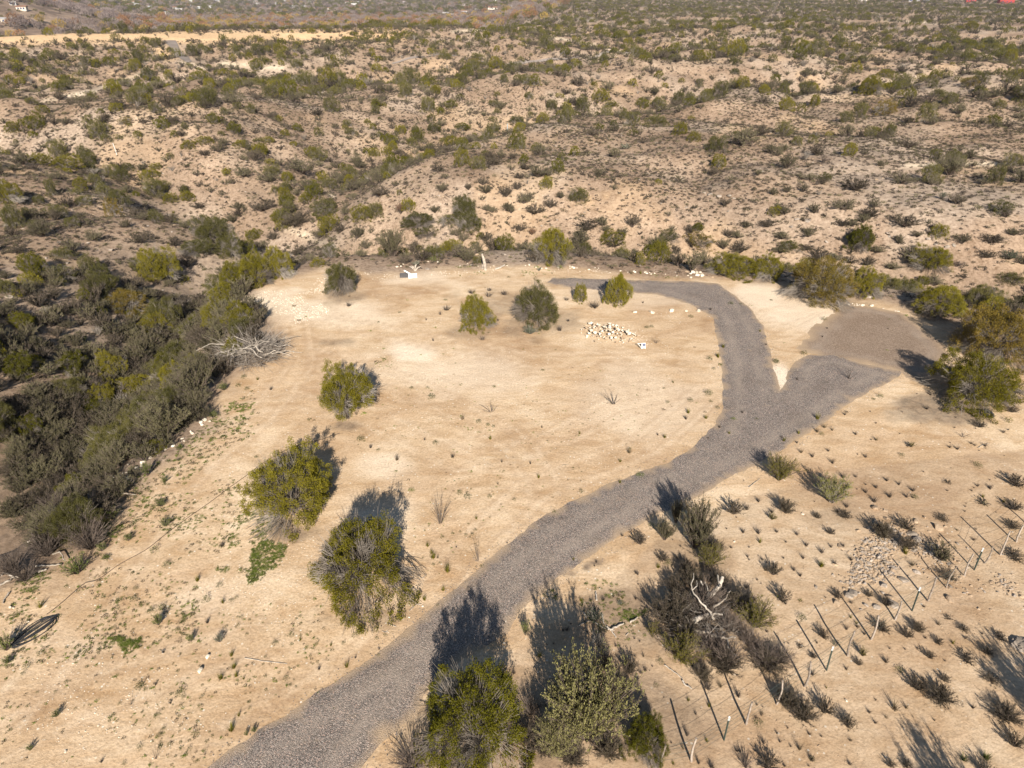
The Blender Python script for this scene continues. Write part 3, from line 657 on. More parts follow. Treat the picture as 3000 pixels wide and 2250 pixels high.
    V = 1 - sst(-5, 5, np.degrees(np.arctan2(x, np.maximum(y, 1)))); val = V*sst(400, 560, rr) + (1-V)*.55*sst(500, 1000, rr)
    oc = oc*(1 - val)
    trk = np.zeros_like(x); tre = np.zeros_like(x)
    near_ = rr < 75; xn, yn = x[near_], y[near_]
    for pl in ([(560, 640), (640, 700), (650, 790), (560, 900), (420, 1010), (300, 1160), (160, 1370), (0, 1560)], [(600, 700), (760, 640), (950, 615), (1130, 600), (1260, 615)],
               [(650, 760), (800, 800), (960, 870), (1120, 960), (1180, 1060)], [(700, 690), (900, 730), (1150, 780), (1400, 770), (1530, 800)], [(1530, 850), (1400, 960), (1150, 1060), (1000, 1200), (900, 1330), (780, 1440), (640, 1530), (500, 1610)],
               [(480, 900), (620, 860), (800, 900), (1000, 1000), (1180, 960), (1330, 880), (1480, 850)], [(1950, 860), (2100, 960), (2212, 1000)], [(560, 1380), (420, 1420), (200, 1500), (0, 1600)], [(1560, 640), (1640, 690), (1700, 720), (1780, 690)]):
        W0 = np.array([plane_pt(*tp('O', *p)) for p in pl]); T_ = np.gradient(W0, axis=0); T_ /= np.linalg.norm(T_, axis=1)[:, None]; Nn = np.stack([-T_[:, 1], T_[:, 0]], 1)
        for off in (-.82, .82):
            d_ = seg_dist(xn, yn, [tuple(p) for p in W0 + Nn*off]) + fbm(xn, yn, 1.5, 2, 131)*.12
            q = trk[near_]; trk[near_] = np.maximum(q, .45*sst(.26, .10, d_)); q = tre[near_]; tre[near_] = np.maximum(q, sst(.14, .05, np.abs(d_-.30))*.45)
    set_attr(me, 'track', trk); set_attr(me, 'trackedge', tre)
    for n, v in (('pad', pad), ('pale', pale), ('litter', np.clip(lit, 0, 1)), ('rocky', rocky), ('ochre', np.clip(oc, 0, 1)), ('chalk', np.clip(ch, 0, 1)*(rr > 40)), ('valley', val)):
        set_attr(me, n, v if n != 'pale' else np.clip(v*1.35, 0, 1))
    o = bpy.data.objects.new('ground', me); COL.objects.link(o); o['kind'] = 'structure'; o['label'] = 'tan desert ground with scraped clearing, ravines and hills'
def ell_f(px, py, tile, cx, cy, rx, ry):
    a, b = tp(tile, cx, cy); s = TILE[tile][2]
    return sst(1.2, .3, np.hypot((px-a)/(rx*s), (py-b)/(ry*s)))
THICK = [(-200, 640), (0, 620), (150, 590), (300, 520), (400, 470), (520, 500), (620, 545), (560, 600), (530, 650), (590, 700), (560, 760), (500, 800), (470, 870), (405, 950),
         (300, 1035), (200, 1160), (100, 1245), (-60, 1290), (-300, 1400)]
build_terrain()

from mathutils.geometry import delaunay_2d_cdt
def sheet(name, P, lift, mat, step=0.45, jit=0.055, label=None, edge_w=0.22):
    pts = []
    for k in range(len(P)):
        a = np.array(P[k]); b = np.array(P[(k+1) % len(P)]); n = max(1, int(np.linalg.norm(b-a)/0.22))
        for q in range(n):
            c = a + (b-a)*q/n; nx = float(fbm(c[0], c[1], .9, 4, 101)); ny = float(fbm(c[0]+50, c[1], .9, 4, 102))
            pts.append((c[0] + nx*jit*3.2 + random.gauss(0, jit*.25), c[1] + ny*jit*3.2 + random.gauss(0, jit*.25)))
    nb = len(pts); B = np.array(pts)
    gx, gy = np.meshgrid(np.arange(B[:, 0].min(), B[:, 0].max(), step), np.arange(B[:, 1].min(), B[:, 1].max(), step))
    gx = gx.ravel() + rng.uniform(-.1, .1, gx.size); gy = gy.ravel() + rng.uniform(-.1, .1, gy.size)
    k = inside(gx, gy, pts); gx, gy = gx[k], gy[k]; k = seg_dist(gx, gy, pts, True) > .15; gx, gy = gx[k], gy[k]
    allp = [Vector(p) for p in pts] + [Vector((float(a), float(b))) for a, b in zip(gx, gy)]
    vo, eo, fo, *_ = delaunay_2d_cdt(allp, [], [list(range(nb))], 1, 1e-5)
    V = np.array([(v.x, v.y) for v in vo]); ed = seg_dist(V[:, 0], V[:, 1], pts, True)
    Z = height(V[:, 0], V[:, 1]) + lift*np.clip(ed/.12, .25, 1) + np.where(ed > .3, fbm(V[:, 0], V[:, 1], .8, 2, 7)*.008, 0)
    me = bpy.data.meshes.new(name); me.from_pydata([(a, b, c) for (a, b), c in zip(V, Z)], [], [list(f) for f in fo]); me.materials.append(mat)
    for p in me.polygons: p.use_smooth = True
    set_attr(me, 'edge', np.clip((sst(edge_w, 0, ed + fbm(V[:, 0], V[:, 1], .7, 3, 111)*.45))*.9, 0, 1))
    set_attr(me, 'rut', np.clip(np.exp(-((ed-1.0)/.28)**2)*(.75 + fbm(V[:, 0], V[:, 1], 1.3, 3, 121)), 0, 1))
    o = bpy.data.objects.new(name, me); COL.objects.link(o); o['kind'] = 'structure'
    if label: o['label'] = label
    return o
sheet('parking_apron', APRON, 0.014, M['fines'], jit=.13, edge_w=.8, label='brown fine gravel apron beside the driveway')
sheet('gravel_driveway', ROAD, 0.026, M['gravel'], label='curving grey gravel driveway with a side branch')
def far_strip(name, tile, pts, mat, lift=.25):
    q = [hit(*tp(tile, *p)) for p in pts]; P = [(a, b) for a, b, _ in q]; dense = []
    for k in range(len(P)):
        a = np.array(P[k]); b = np.array(P[(k+1) % len(P)]); n = max(1, int(np.linalg.norm(b-a)/2.0))
        dense += [tuple(a+(b-a)*j/n) for j in range(n)]
    B = np.array(dense); gx, gy = np.meshgrid(np.arange(B[:, 0].min(), B[:, 0].max(), 2.), np.arange(B[:, 1].min(), B[:, 1].max(), 2.)); gx, gy = gx.ravel(), gy.ravel()
    k = inside(gx, gy, dense); gx, gy = gx[k], gy[k]
    vo, eo, fo, *_ = delaunay_2d_cdt([Vector(p) for p in dense] + [Vector((float(a), float(b))) for a, b in zip(gx, gy)], [], [list(range(len(dense)))], 1, 1e-4)
    V = np.array([(v.x, v.y) for v in vo]); Z = height(V[:, 0], V[:, 1]) + lift
    me = bpy.data.meshes.new(name); me.from_pydata([(a, b, c) for (a, b), c in zip(V, Z)], [], [list(f) for f in fo]); me.materials.append(mat)
    o = bpy.data.objects.new(name, me); COL.objects.link(o); o['kind'] = 'structure'
far_strip('dirt_track', 'T2', [(330, 411), (900, 397), (1500, 377), (2000, 347), (2000, 353), (1500, 384), (900, 404), (330, 419)], M['asphalt'])
far_strip('far_track', 'T1', [(1050, 268), (1140, 266), (1165, 320), (1200, 360), (1245, 400), (1215, 412), (1165, 380), (1115, 330)], M['asphalt'])

# ------------------------------------------------------------------ listed plants, from the photograph
J = 'jun'
HAND = [
 ('jun', 'F', 719, 1316, 1000, 1560, 'broad olive juniper on the sand, left of the two largest in the clearing'),
 ('jtwig', 'F', 905, 1498, 1214, 1815, 'large round juniper with bare grey twigs, beside the driveway'),
 ('jtrunk', 'F', 919, 1077, 1100, 1262, 'upright juniper standing alone in the middle of the sand clearing'),
 ('jpale', 'F', 946, 762, 1050, 868, 'rounded juniper at the back left edge of the clearing'),
 ('jun', 'P5', 750, 1022, 1000, 1278, 'squarish olive juniper left of the white rock pile'),
 ('jpale', 'P5', 1112, 950, 1412, 1245, 'twiggy grey green juniper directly behind the white rock pile'),
 ('jpoint', 'P5', 1708, 868, 1892, 1112, 'pointed bright green juniper in front of the driveway end'),
 ('jun', 'P5', 1498, 945, 1606, 1088, 'small juniper just left of the pointed bright green one'),
 ('jdeep', 'B2', 505, 790, 1215, 1580, 'large dark olive juniper at the bottom edge beside the driveway'),
 ('feather', 'B2', 1270, 690, 1930, 1440, 'tall pale feathery shrub tree at the bottom edge of the photo'),
 ('jdeep', 'B2', 1828, 1090, 2142, 1445, 'small olive juniper at the bottom edge right of the feathery tree'),
 ('feather', 'B2', 1240, 1080, 1560, 1460, None), ('brushb', 'B2', 1200, 1060, 1420, 1400, None), ('deadb', 'B2', 250, 1340, 700, 1560, None),
 ('brushb', 'B2', 1640, 640, 1800, 830, None), ('brushb', 'B2', 1790, 690, 1950, 860, None),
 ('bush', 'B2', 1150, 480, 1240, 600, 'small dark green bush by the driveway at bottom centre'),
 ('sage', 'B2', 1560, 400, 1720, 520, None), ('dead', 'B2', 1590, 540, 1760, 690, None), ('sage', 'B2', 1780, 330, 1830, 390, None),
 ('creo', 'B3', -150, 555, 155, 820, 'yellow green creosote bush below the dead tree'),
 ('creo', 'B3', 60, -40, 300, 185, 'yellow green creosote bush above the dead tree'),
 ('creo', 'B3', 318, 318, 645, 595, 'spreading creosote bush between the dead tree and the fence'),
 ('creo', 'B3', -250, 480, -130, 620, None),
 ('creo', 'L3', 505, 722, 775, 945, 'creosote bush leaning over the right edge of the driveway'),
 ('lime', 'L3', 835, 850, 1130, 1095, 'lime green broom bush right of the driveway'),
 ('brushb', 'L3', 610, 925, 762, 1140, 'dark grey shrub under the creosote bush by the driveway'),
 ('brushb', 'L3', 262, 1000, 420, 1148, 'lone dark grey shrub on the sand right of the driveway'),
 ('brushg', 'L3', -60, 1010, 265, 1400, 'large grey green shrub right of the driveway'),
 ('brushg', 'L2', 2120, 990, 2240, 1200, None), ('brushb', 'L2', 1870, 1230, 2000, 1340, 'small round grey shrub on the right edge of the driveway'),
 ('brushg', 'L2', 2020, 1150, 2180, 1320, None), ('brushb', 'L2', 2030, 1360, 2140, 1440, None), ('brushb', 'L3', -40, 1270, 110, 1540, None),
 ('brushb', 'B2', 2090, 60, 2260, 330, None), ('brushb', 'B2', 1960, 300, 2240, 560, None),
 ('jun', 'L3', 1640, 38, 2205, 470, 'broad light olive juniper standing over a black tyre'),
 ('jgold', 'P6', 1800, 1030, 2330, 1500, 'large golden juniper at the right edge of the photo'),
 ('jun', 'P6', 1500, 940, 1860, 1190, 'bright green juniper above the corner of the brown gravel apron'),
 ('jpale', 'P6', 1820, 950, 2060, 1120, None),
 ('jgold', 'P6', 678, 770, 1120, 1118, 'wide golden brown juniper with grey twigs between driveway and apron'),
 ('jun', 'P6', 1075, 835, 1295, 1050, 'dark green juniper just right of the wide golden brown one'),
 ('jun', 'P6', 165, 738, 475, 935, 'bright green juniper behind the driveway bend'),
 ('jun', 'P6', 455, 755, 668, 945, 'dense green juniper behind the sand, right of the driveway bend'),
 ('jgold', 'P6', -10, 640, 212, 800, 'olive brown juniper in the ravine behind the driveway bend'),
 ('brushg', 'P6', -20, 740, 150, 890, None),
 ('jun', 'P6', 1480, 680, 1742, 945, 'tall green juniper on the slope above the apron'),
 ('jun', 'P6', 178, 104, 292, 215, 'lone round juniper on the open hillside, upper right'),
 ('jun', 'P6', 1040, 30, 1138, 128, 'bright green round juniper at upper right beside dark brush'),
 ('jdull', 'P6', 600, 690, 770, 800, None), ('sage', 'P6', 2040, 710, 2205, 835, 'grey sage shrub at the right edge above the golden juniper'),
 ('jdull', 'P6', 2050, 860, 2225, 1005, None), ('brushb', 'P6', 1010, 770, 1150, 860, None), ('brushb', 'P6', 1140, 750, 1270, 870, None), ('brush', 'P6', 1190, 680, 1320, 790, None),
 ('brushb', 'P6', 1310, 520, 1560, 650, 'broad dark shrub mass on the slope at right'), ('brush', 'P6', 1360, 600, 1460, 720, None), ('brush', 'P6', 1470, 590, 1580, 680, None),
 ('brushb', 'P6', 1000, 250, 1250, 380, None), ('brush', 'P6', 1190, 380, 1300, 480, None), ('brush', 'P6', 1310, 240, 1530, 330, None), ('brush', 'P6', 810, 400, 910, 520, None),
 ('brush', 'P6', 610, 430, 720, 530, None), ('brushb', 'P6', 470, 530, 630, 630, None), ('brush', 'P6', 750, 560, 890, 690, None), ('brush', 'P6', 570, 590, 730, 710, None),
 ('brushb', 'P6', 750, 680, 870, 770, None), ('brush', 'P6', 300, 590, 410, 690, None), ('brush', 'P6', 1040, 520, 1160, 610, None), ('brush', 'P6', 930, 450, 1140, 520, None),
 ('brush', 'P6', 1750, 600, 1890, 730, None), ('sage', 'P6', 1650, 340, 1720, 410, None), ('brush', 'P6', 760, 225, 890, 300, None), ('brush', 'P6', 640, 300, 720, 375, None),
 ('brush', 'P6', 550, 310, 630, 390, None), ('brush', 'P6', 750, 290, 830, 370, None), ('jdull', 'P6', 2000, 400, 2150, 530, None), ('deadb', 'P6', 2060, 420, 2160, 540, None),
 ('brush', 'P6', 1640, 80, 1860, 270, None), ('brush', 'P6', 1580, 250, 1660, 320, None), ('brush', 'P6', 1900, 250, 2000, 320, None), ('brushb', 'P6', 1900, 680, 2090, 740, None),
 ('brushb', 'P6', 1890, 740, 2050, 830, None), ('sage', 'P6', 940, 740, 1000, 800, None), ('brush', 'P6', 1280, 830, 1420, 900, None), ('deadb', 'P6', 1730, 780, 1830, 870, None),
 ('brush', 'P6', 560, 720, 690, 790, None), ('brush', 'P6', 1240, 140, 1330, 200, None), ('dead', 'P6', 750, 70, 850, 160, None), ('deadb', 'P6', 880, 100, 960, 170, None),
 ('brush', 'P6', 220, 20, 540, 90, None), ('brush', 'P6', 600, 30, 720, 110, None), ('brush', 'P6', 450, 200, 530, 260, None), ('brush', 'P6', 330, 390, 400, 425, None), ('brush', 'P6', 430, 390, 490, 440, None),
 # middle
 ('jun', 'P5', 730, 72, 838, 198, 'upright round juniper on the hillside above the ravine, top centre'),
 ('jdull', 'P5', 830, 120, 950, 225, None), ('brushb', 'P5', 900, 105, 1060, 200, None), ('brushb', 'P5', 1070, 85, 1145, 155, None), ('jun', 'P5', 1283, 250, 1383, 358, 'round olive juniper alone on the pale hillside, centre'),
 ('brush', 'P5', 1290, 205, 1390, 270, None), ('jdull', 'P5', 248, 170, 342, 275, None), ('jun', 'P5', 58, 440, 222, 595, 'dense green juniper in the ravine behind the clearing, left of centre'),
 ('jdull', 'P5', 160, 425, 285, 560, None), ('jun', 'P5', 385, 398, 488, 520, None), ('rust', 'P5', 338, 425, 432, 530, 'rust red shrub beside a green juniper in the ravine'),
 ('jpale', 'P5', 390, 500, 620, 690, None), ('jpale', 'P5', 620, 505, 790, 640, None), ('jpale', 'P5', 745, 478, 915, 670, None), ('jpale', 'P5', 470, 590, 645, 735, None),
 ('brushg', 'P5', 215, 600, 440, 775, None), ('jdull', 'P5', 505, 700, 680, 800, None), ('brushb', 'P5', 670, 690, 880, 800, None), ('brushb', 'P5', 890, 610, 1060, 740, 'dark leafless looking shrub mound in the ravine at centre'),
 ('jun', 'P5', 1238, 578, 1505, 850, 'largest olive juniper in the ravine behind the driveway'), ('brushb', 'P5', 1190, 710, 1330, 830, None), ('brushg', 'P5', 1390, 680, 1500, 840, None),
 ('brushb', 'P5', 1100, 560, 1230, 650, None), ('rust', 'P5', 1200, 590, 1270, 660, 'small reddish shrub left of the large ravine juniper'), ('brushb', 'P5', 1480, 580, 1700, 670, None),
 ('jun', 'P5', 1668, 600, 1845, 745, None), ('brushb', 'P5', 1690, 670, 1850, 760, None), ('jun', 'P5', 1990, 670, 2138, 818, 'round green juniper in the ravine behind the driveway'),
 ('jpale', 'P5', 2050, 600, 2195, 740, None), ('jun', 'P5', 1903, 738, 1972, 838, None), ('brushb', 'P5', 2130, 690, 2212, 790, None), ('green', 'P5', 1395, 825, 1445, 860, None),
 ('sage', 'P5', 440, 790, 525, 845, 'blue green sage bush at the back edge of the clearing'), ('sage', 'P5', 1255, 835, 1310, 878, None), ('bush', 'P5', 555, 775, 640, 820, None), ('jdull', 'P5', 840, 770, 920, 835, None),
 ('brush', 'P5', 600, 285, 710, 390, None), ('brush', 'P5', 710, 365, 830, 460, None), ('brushb', 'P5', 870, 245, 960, 335, None), ('brushb', 'P5', 790, 265, 855, 365, None), ('brush', 'P5', 905, 425, 975, 500, None),
 ('brushb', 'P5', 1010, 300, 1130, 420, None), ('brushb', 'P5', 1100, 260, 1180, 360, None), ('brush', 'P5', 1175, 300, 1260, 440, None), ('brush', 'P5', 1060, 400, 1140, 520, None), ('brushb', 'P5', 1160, 450, 1345, 555, None),
 ('brushb', 'P5', 155, 310, 345, 420, None), ('brushb', 'P5', 500, 35, 690, 120, None), ('jun', 'P5', 165, 65, 245, 145, None), ('jun', 'P5', 298, 20, 370, 100, None), ('jun', 'P5', 10, 240, 90, 310, None), ('brush', 'P5', 0, 270, 130, 365, None),
 ('jdull', 'P5', 350, 340, 402, 395, None), ('brush', 'P5', 1145, 155, 1210, 215, None), ('jun', 'P5', 2030, 272, 2085, 315, None), ('sage', 'P5', 1785, 40, 1910, 95, None), ('brush', 'P5', 1630, 235, 1690, 272, None), ('jun', 'P5', 965, 35, 1015, 85, None),
 ('jdull', 'P5', 1135, 10, 1205, 85, None), ('brush', 'P5', 1960, 365, 2040, 410, None), ('brush', 'P5', 2090, 475, 2150, 530, None), ('brush', 'P5', 1530, 490, 1590, 540, None), ('brush', 'P5', 0, 420, 60, 470, None),
 # clearing shrubs
 ('wisp', 'L2', 880, 385, 1065, 490, 'leafless brown bush in the middle of the sand clearing'), ('wisp', 'L2', 1665, 300, 1870, 440, 'leafless spreading bush on the right side of the sand clearing'),
 ('wisp', 'L2', 530, 990, 745, 1225, 'tall leafless sapling bush between round juniper and driveway'), ('wisp', 'L2', 820, 1290, 950, 1455, 'thin leafless sapling at the left edge of the driveway'),
 ('wisp', 'P5', 1985, 1290, 2090, 1355, 'leafless bush right of the white rock pile'), ('wisp', 'L3', 1020, 120, 1160, 262, 'pale wispy bush growing in the gravel driveway branch'),
 ('wisp', 'L3', 1750, 560, 1890, 640, 'low pale wispy bush on the sand at right'), ('tuft', 'L2', 690, 715, 755, 765, None), ('tuft', 'P5', 620, 1080, 740, 1140, None), ('tuft', 'P5', 900, 1010, 1010, 1050, None),
 ('tuft', 'P5', 1000, 1000, 1110, 1040, None), ('tuft', 'P5', 0, 1060, 95, 1110, None), ('sage', 'P5', 1150, 1210, 1300, 1300, 'low grey green mat of brush below the twiggy grey juniper'), ('tuft', 'P5', 1370, 1210, 1460, 1270, None),
 ('tuft', 'P5', 1420, 1030, 1500, 1070, None), ('tuft', 'P5', 1560, 1080, 1720, 1130, None), ('tuft', 'P5', 1440, 1170, 1500, 1205, None), ('tuft', 'P5', 870, 1290, 960, 1330, None),
 ('tuft', 'P5', 790, 1000, 900, 1030, None), ('tuft', 'P5', 920, 985, 1000, 1010, None),
 # left side
 ('jpale', 'P4', 1235, 485, 1500, 740, 'largest pale juniper at left, rising over the ravine'), ('jpale', 'P4', 1160, 640, 1400, 830, None), ('jpale', 'P4', 1380, 600, 1585, 820, None),
 ('jun', 'P4', 1690, 712, 1892, 930, 'green juniper at the back left corner of the clearing'), ('jun', 'P4', 1505, 745, 1765, 990, 'front green juniper of the pair at the back left corner'),
 ('jun', 'P4', 1575, 595, 1705, 705, None), ('jun', 'P4', 1785, 530, 1890, 630, None), ('jpale', 'P4', 810, 755, 1005, 905, 'juniper with pale bare twigs in the left thicket'), ('jgold', 'P4', 648, 945, 962, 1165, 'golden juniper standing out in the left thicket'),
 ('jun', 'P4', 1343, 955, 1565, 1135, 'olive juniper casting shadow on the left edge of the clearing'), ('brushg', 'P4', 1365, 1055, 1580, 1265, 'soft grey green shrub under the olive juniper at left'),
 ('jpale', 'P4', 300, 810, 480, 955, None), ('jdull', 'P4', 315, 700, 492, 812, None), ('jun', 'P4', -60, 262, 122, 440, 'dark green juniper cut off by the left edge'), ('jun', 'P4', 178, 92, 328, 188, None),
 ('jun', 'P4', 325, 103, 532, 225, None), ('jdull', 'P4', 505, 85, 632, 205, None), ('jdull', 'P4', 658, 165, 792, 272, None), ('jdull', 'P4', 775, 165, 880, 242, None), ('jun', 'P4', 898, 205, 1045, 305, None),
 ('jun', 'P4', 965, 168, 1055, 235, None), ('jgold', 'P4', 665, 392, 780, 525, 'rust tinged upright juniper on the left slope'), ('jdull', 'P4', 475, 365, 615, 470, None), ('jdull', 'P4', 680, 325, 855, 445, None),
 ('jpale', 'P4', 600, 280, 700, 360, None), ('jdull', 'P4', 408, 510, 528, 595, None), ('jdull', 'P4', 285, 425, 440, 535, None), ('jdull', 'P4', 285, 260, 360, 390, None), ('jdull', 'P4', 180, 535, 260, 610, None), ('jdull', 'P4', 200, 370, 290, 440, None),
 ('brushb', 'P4', 800, 615, 1020, 728, 'dark grey mound shaped shrub on the left slope'), ('brushb', 'P4', 1045, 620, 1210, 745, None), ('brushb', 'P4', 1585, 400, 1795, 535, None), ('jun', 'P4', 1798, 318, 1882, 435, 'small upright juniper beside the pale wash at left'),
 ('bush', 'P4', 485, 1275, 580, 1345, 'small bright green bush in the left thicket'), ('jun', 'P4', 1168, 18, 1272, 108, None), ('jun', 'P4', 1268, 0, 1392, 78, None), ('brushb', 'P4', 1265, 75, 1385, 150, None),
 ('jun', 'P4', 1508, 12, 1610, 88, None), ('jun', 'P4', 1692, -8, 1782, 62, None), ('jun', 'P4', 1870, 25, 1932, 72, None), ('jun', 'P4', 1935, 358, 2025, 440, None), ('brushb', 'P4', 1940, 400, 2030, 450, None),
 ('deadb', 'P4', 150, 140, 280, 220, None), ('dead', 'P4', 270, 0, 380, 70, None), ('brush', 'P4', 1490, 230, 1680, 310, None), ('jdull', 'P4', 1695, 175, 1830, 275, None), ('brush', 'P4', 1640, 270, 1850, 345, None),
 ('brush', 'P4', 1820, 110, 2080, 260, None), ('brush', 'P4', 1410, 290, 1510, 340, None), ('brush', 'P4', 1400, 360, 1480, 405, None), ('brush', 'P4', 1150, 180, 1260, 230, None), ('jdull', 'P4', 2080, 260, 2190, 340, None),
 ('brush', 'P4', 1900, 250, 2080, 370, None), ('brushb', 'P4', 1230, 430, 1350, 500, None), ('brush', 'P4', 860, 480, 980, 545, None), ('tuftg', 'P4', 1095, 470, 1150, 505, None), ('brushb', 'P4', 1790, 470, 2050, 640, None),
 ('jdull', 'P4', 2000, 400, 2212, 560, None), ('jdull', 'P4', 130, 450, 200, 540, None), ('jdull', 'P4', 0, 420, 130, 600, None), ('brush', 'P4', 2180, 330, 2240, 380, None), ('jpale', 'P4', 2080, 680, 2200, 790, None), ('jun', 'P4', 2005, 785, 2110, 850, None),
 ('jun', 'L1', 555, 225, 765, 440, 'bright juniper, left one of a pair in the left thicket'), ('jun', 'L1', 735, 190, 990, 390, 'bright juniper, right one of a pair in the left thicket'),
 ('brushg', 'L1', 1075, 115, 1405, 425, 'large grey green shrub at the clearing edge below the dead brush pile'), ('brushg', 'L1', 855, 365, 1225, 690, 'largest feathery grey shrub at the left edge of the clearing'),
 ('brushg', 'L1', 575, 400, 900, 640, None), ('brushg', 'L1', 625, 640, 860, 840, 'grey shrub overhanging the stony bank at left'), ('brushg', 'L1', 60, 1060, 350, 1260, None), ('brushg', 'L1', 120, 700, 420, 960, None),
 ('brushb', 'L1', 480, 960, 800, 1200, None), ('brushb', 'L1', 250, 560, 420, 760, None), ('brushg', 'L1', 0, 540, 220, 800, None), ('brushg', 'L1', 120, 220, 330, 400, None), ('brushg', 'L1', 180, 120, 420, 260, None),
 ('bush', 'L1', 1328, 435, 1432, 508, 'bright green bush at the left edge of the clearing'), ('bush', 'L1', 1400, 260, 1495, 330, None), ('bush', 'L1', 895, 760, 990, 885, 'green bush on the stony left bank'), ('bush', 'L1', 360, 910, 470, 965, None),
 ('bush', 'L1', 990, 1010, 1095, 1085, None), ('bush', 'L1', 640, 1058, 795, 1178, 'largest bright green bush along the lower left bank'), ('bush', 'L1', 1010, 1135, 1120, 1215, None), ('bush', 'L1', 785, 1235, 870, 1305, None),
 ('bush', 'L1', 600, 1290, 705, 1375, None), ('bush', 'L1', 640, 1370, 730, 1425, None), ('bush', 'L1', 370, 1380, 600, 1545, 'long dark green bush at the foot of the lower left bank'), ('bush', 'L1', 765, 890, 870, 960, None),
 ('bush', 'L1', 1025, 865, 1100, 925, None), ('bush', 'L1', 1125, 670, 1210, 710, None), ('weed', 'L1', 960, 1310, 1030, 1375, None), ('tuft', 'L1', 1400, 1275, 1470, 1340, None), ('tuft', 'L1', 1120, 740, 1190, 780, None),
 ('bush', 'B1', -60, 540, 95, 700, 'dark green bush cut off by the left edge near the hose'), ('bush', 'B1', 0, 690, 80, 770, None),
]
for h in HAND:
    kd, tl, x0, y0, x1, y1, lb = h
    place(kd, tl, x0, y0, x1, y1, lb)
FARJ = {'T1': [(325, 325, 395, 385), (510, 355, 600, 435), (955, 645, 1045, 740), (995, 755, 1110, 850), (235, 670, 320, 745), (155, 620, 245, 685), (885, 575, 935, 620), (770, 755, 855, 830), (1700, 375, 1775, 430), (1800, 385, 1845, 435),
   (1870, 375, 1975, 470), (1630, 225, 1675, 265), (1705, 300, 1750, 345), (1865, 220, 1910, 265), (1440, 530, 1520, 600), (1500, 655, 1570, 715), (1590, 660, 1660, 740), (2085, 620, 2200, 740), (1890, 795, 1960, 855), (700, 310, 780, 360),
   (950, 240, 1050, 320), (620, 695, 680, 750), (1165, 790, 1225, 850), (75, 420, 130, 470), (90, 460, 180, 515), (310, 525, 400, 580), (460, 465, 525, 505), (900, 430, 1000, 520), (860, 510, 950, 610), (1060, 440, 1130, 530), (1310, 570, 1420, 660),
   (1420, 690, 1480, 750), (1890, 475, 1990, 545), (1810, 170, 1850, 205), (1980, 135, 2050, 180), (1310, 290, 1370, 360), (1070, 300, 1130, 350), (550, 310, 620, 345), (1220, 600, 1300, 660), (700, 660, 790, 730), (1740, 510, 1860, 570), (2040, 430, 2110, 500), (2130, 390, 2200, 450)],
 'T2': [(370, 535, 470, 650), (330, 465, 425, 550), (185, 670, 250, 740), (665, 640, 755, 720), (580, 545, 650, 620), (1160, 490, 1240, 560), (1020, 475, 1090, 540), (1180, 590, 1250, 660), (985, 585, 1030, 640), (1380, 600, 1450, 650), (1405, 685, 1510, 800),
   (1830, 715, 1950, 825), (1800, 690, 1860, 780), (1900, 630, 2010, 720), (1265, 720, 1350, 800), (1065, 745, 1210, 830), (925, 790, 1040, 870), (950, 750, 1010, 800), (725, 795, 850, 865), (340, 805, 430, 885), (440, 810, 520, 885), (540, 795, 660, 885), (15, 825, 110, 885),
   (1425, 415, 1490, 475), (820, 375, 900, 435), (800, 445, 855, 500), (820, 160, 855, 205), (565, 280, 620, 335), (1160, 270, 1200, 310), (1820, 310, 1870, 345), (1765, 310, 1810, 345), (1090, 430, 1130, 480), (1850, 370, 1895, 420), (1945, 355, 2010, 410), (1480, 375, 1540, 420),
   (0, 530, 32, 590), (920, 265, 970, 315), (655, 345, 710, 395), (510, 500, 570, 560), (570, 550, 640, 620), (1500, 640, 1590, 710), (940, 650, 1030, 710), (1960, 740, 2140, 830), (1700, 650, 1800, 710), (175, 305, 220, 360), (0, 770, 70, 830)],
 'T3': [(600, 780, 715, 885), (1300, 790, 1395, 885), (100, 575, 205, 665), (0, 620, 90, 690), (490, 540, 570, 620), (1240, 640, 1400, 750), (2010, 640, 2100, 710), (1095, 660, 1210, 770), (760, 450, 840, 500), (1260, 445, 1360, 520), (80, 505, 135, 570), (300, 440, 380, 500), (270, 540, 310, 570),
   (1510, 280, 1580, 330), (620, 620, 730, 730), (985, 420, 1045, 470), (2030, 240, 2090, 290), (1350, 270, 1420, 320), (1800, 490, 1930, 570), (1610, 220, 1670, 270), (745, 530, 820, 590), (1480, 120, 1550, 165), (980, 200, 1040, 260), (1020, 340, 1060, 390), (1820, 130, 1920, 195), (2080, 480, 2180, 550), (520, 420, 580, 470), (1170, 300, 1230, 345),
   (1430, 560, 1520, 650), (820, 600, 900, 700), (1520, 650, 1650, 800), (740, 130, 800, 200), (1600, 510, 1660, 580)]}
GOLD = {(820, 375, 900, 435), (1240, 640, 1400, 750), (770, 755, 855, 830), (885, 575, 935, 620), (1800, 490, 1930, 570), (1890, 375, 1975, 470)}
for t, bb in FARJ.items():
    for i, b in enumerate(bb):
        place('jgold' if b in GOLD else ('jdull', 'jdeep', 'jdull', 'jun', 'jdull')[(i*7 + b[0]) % 5], t, *b)
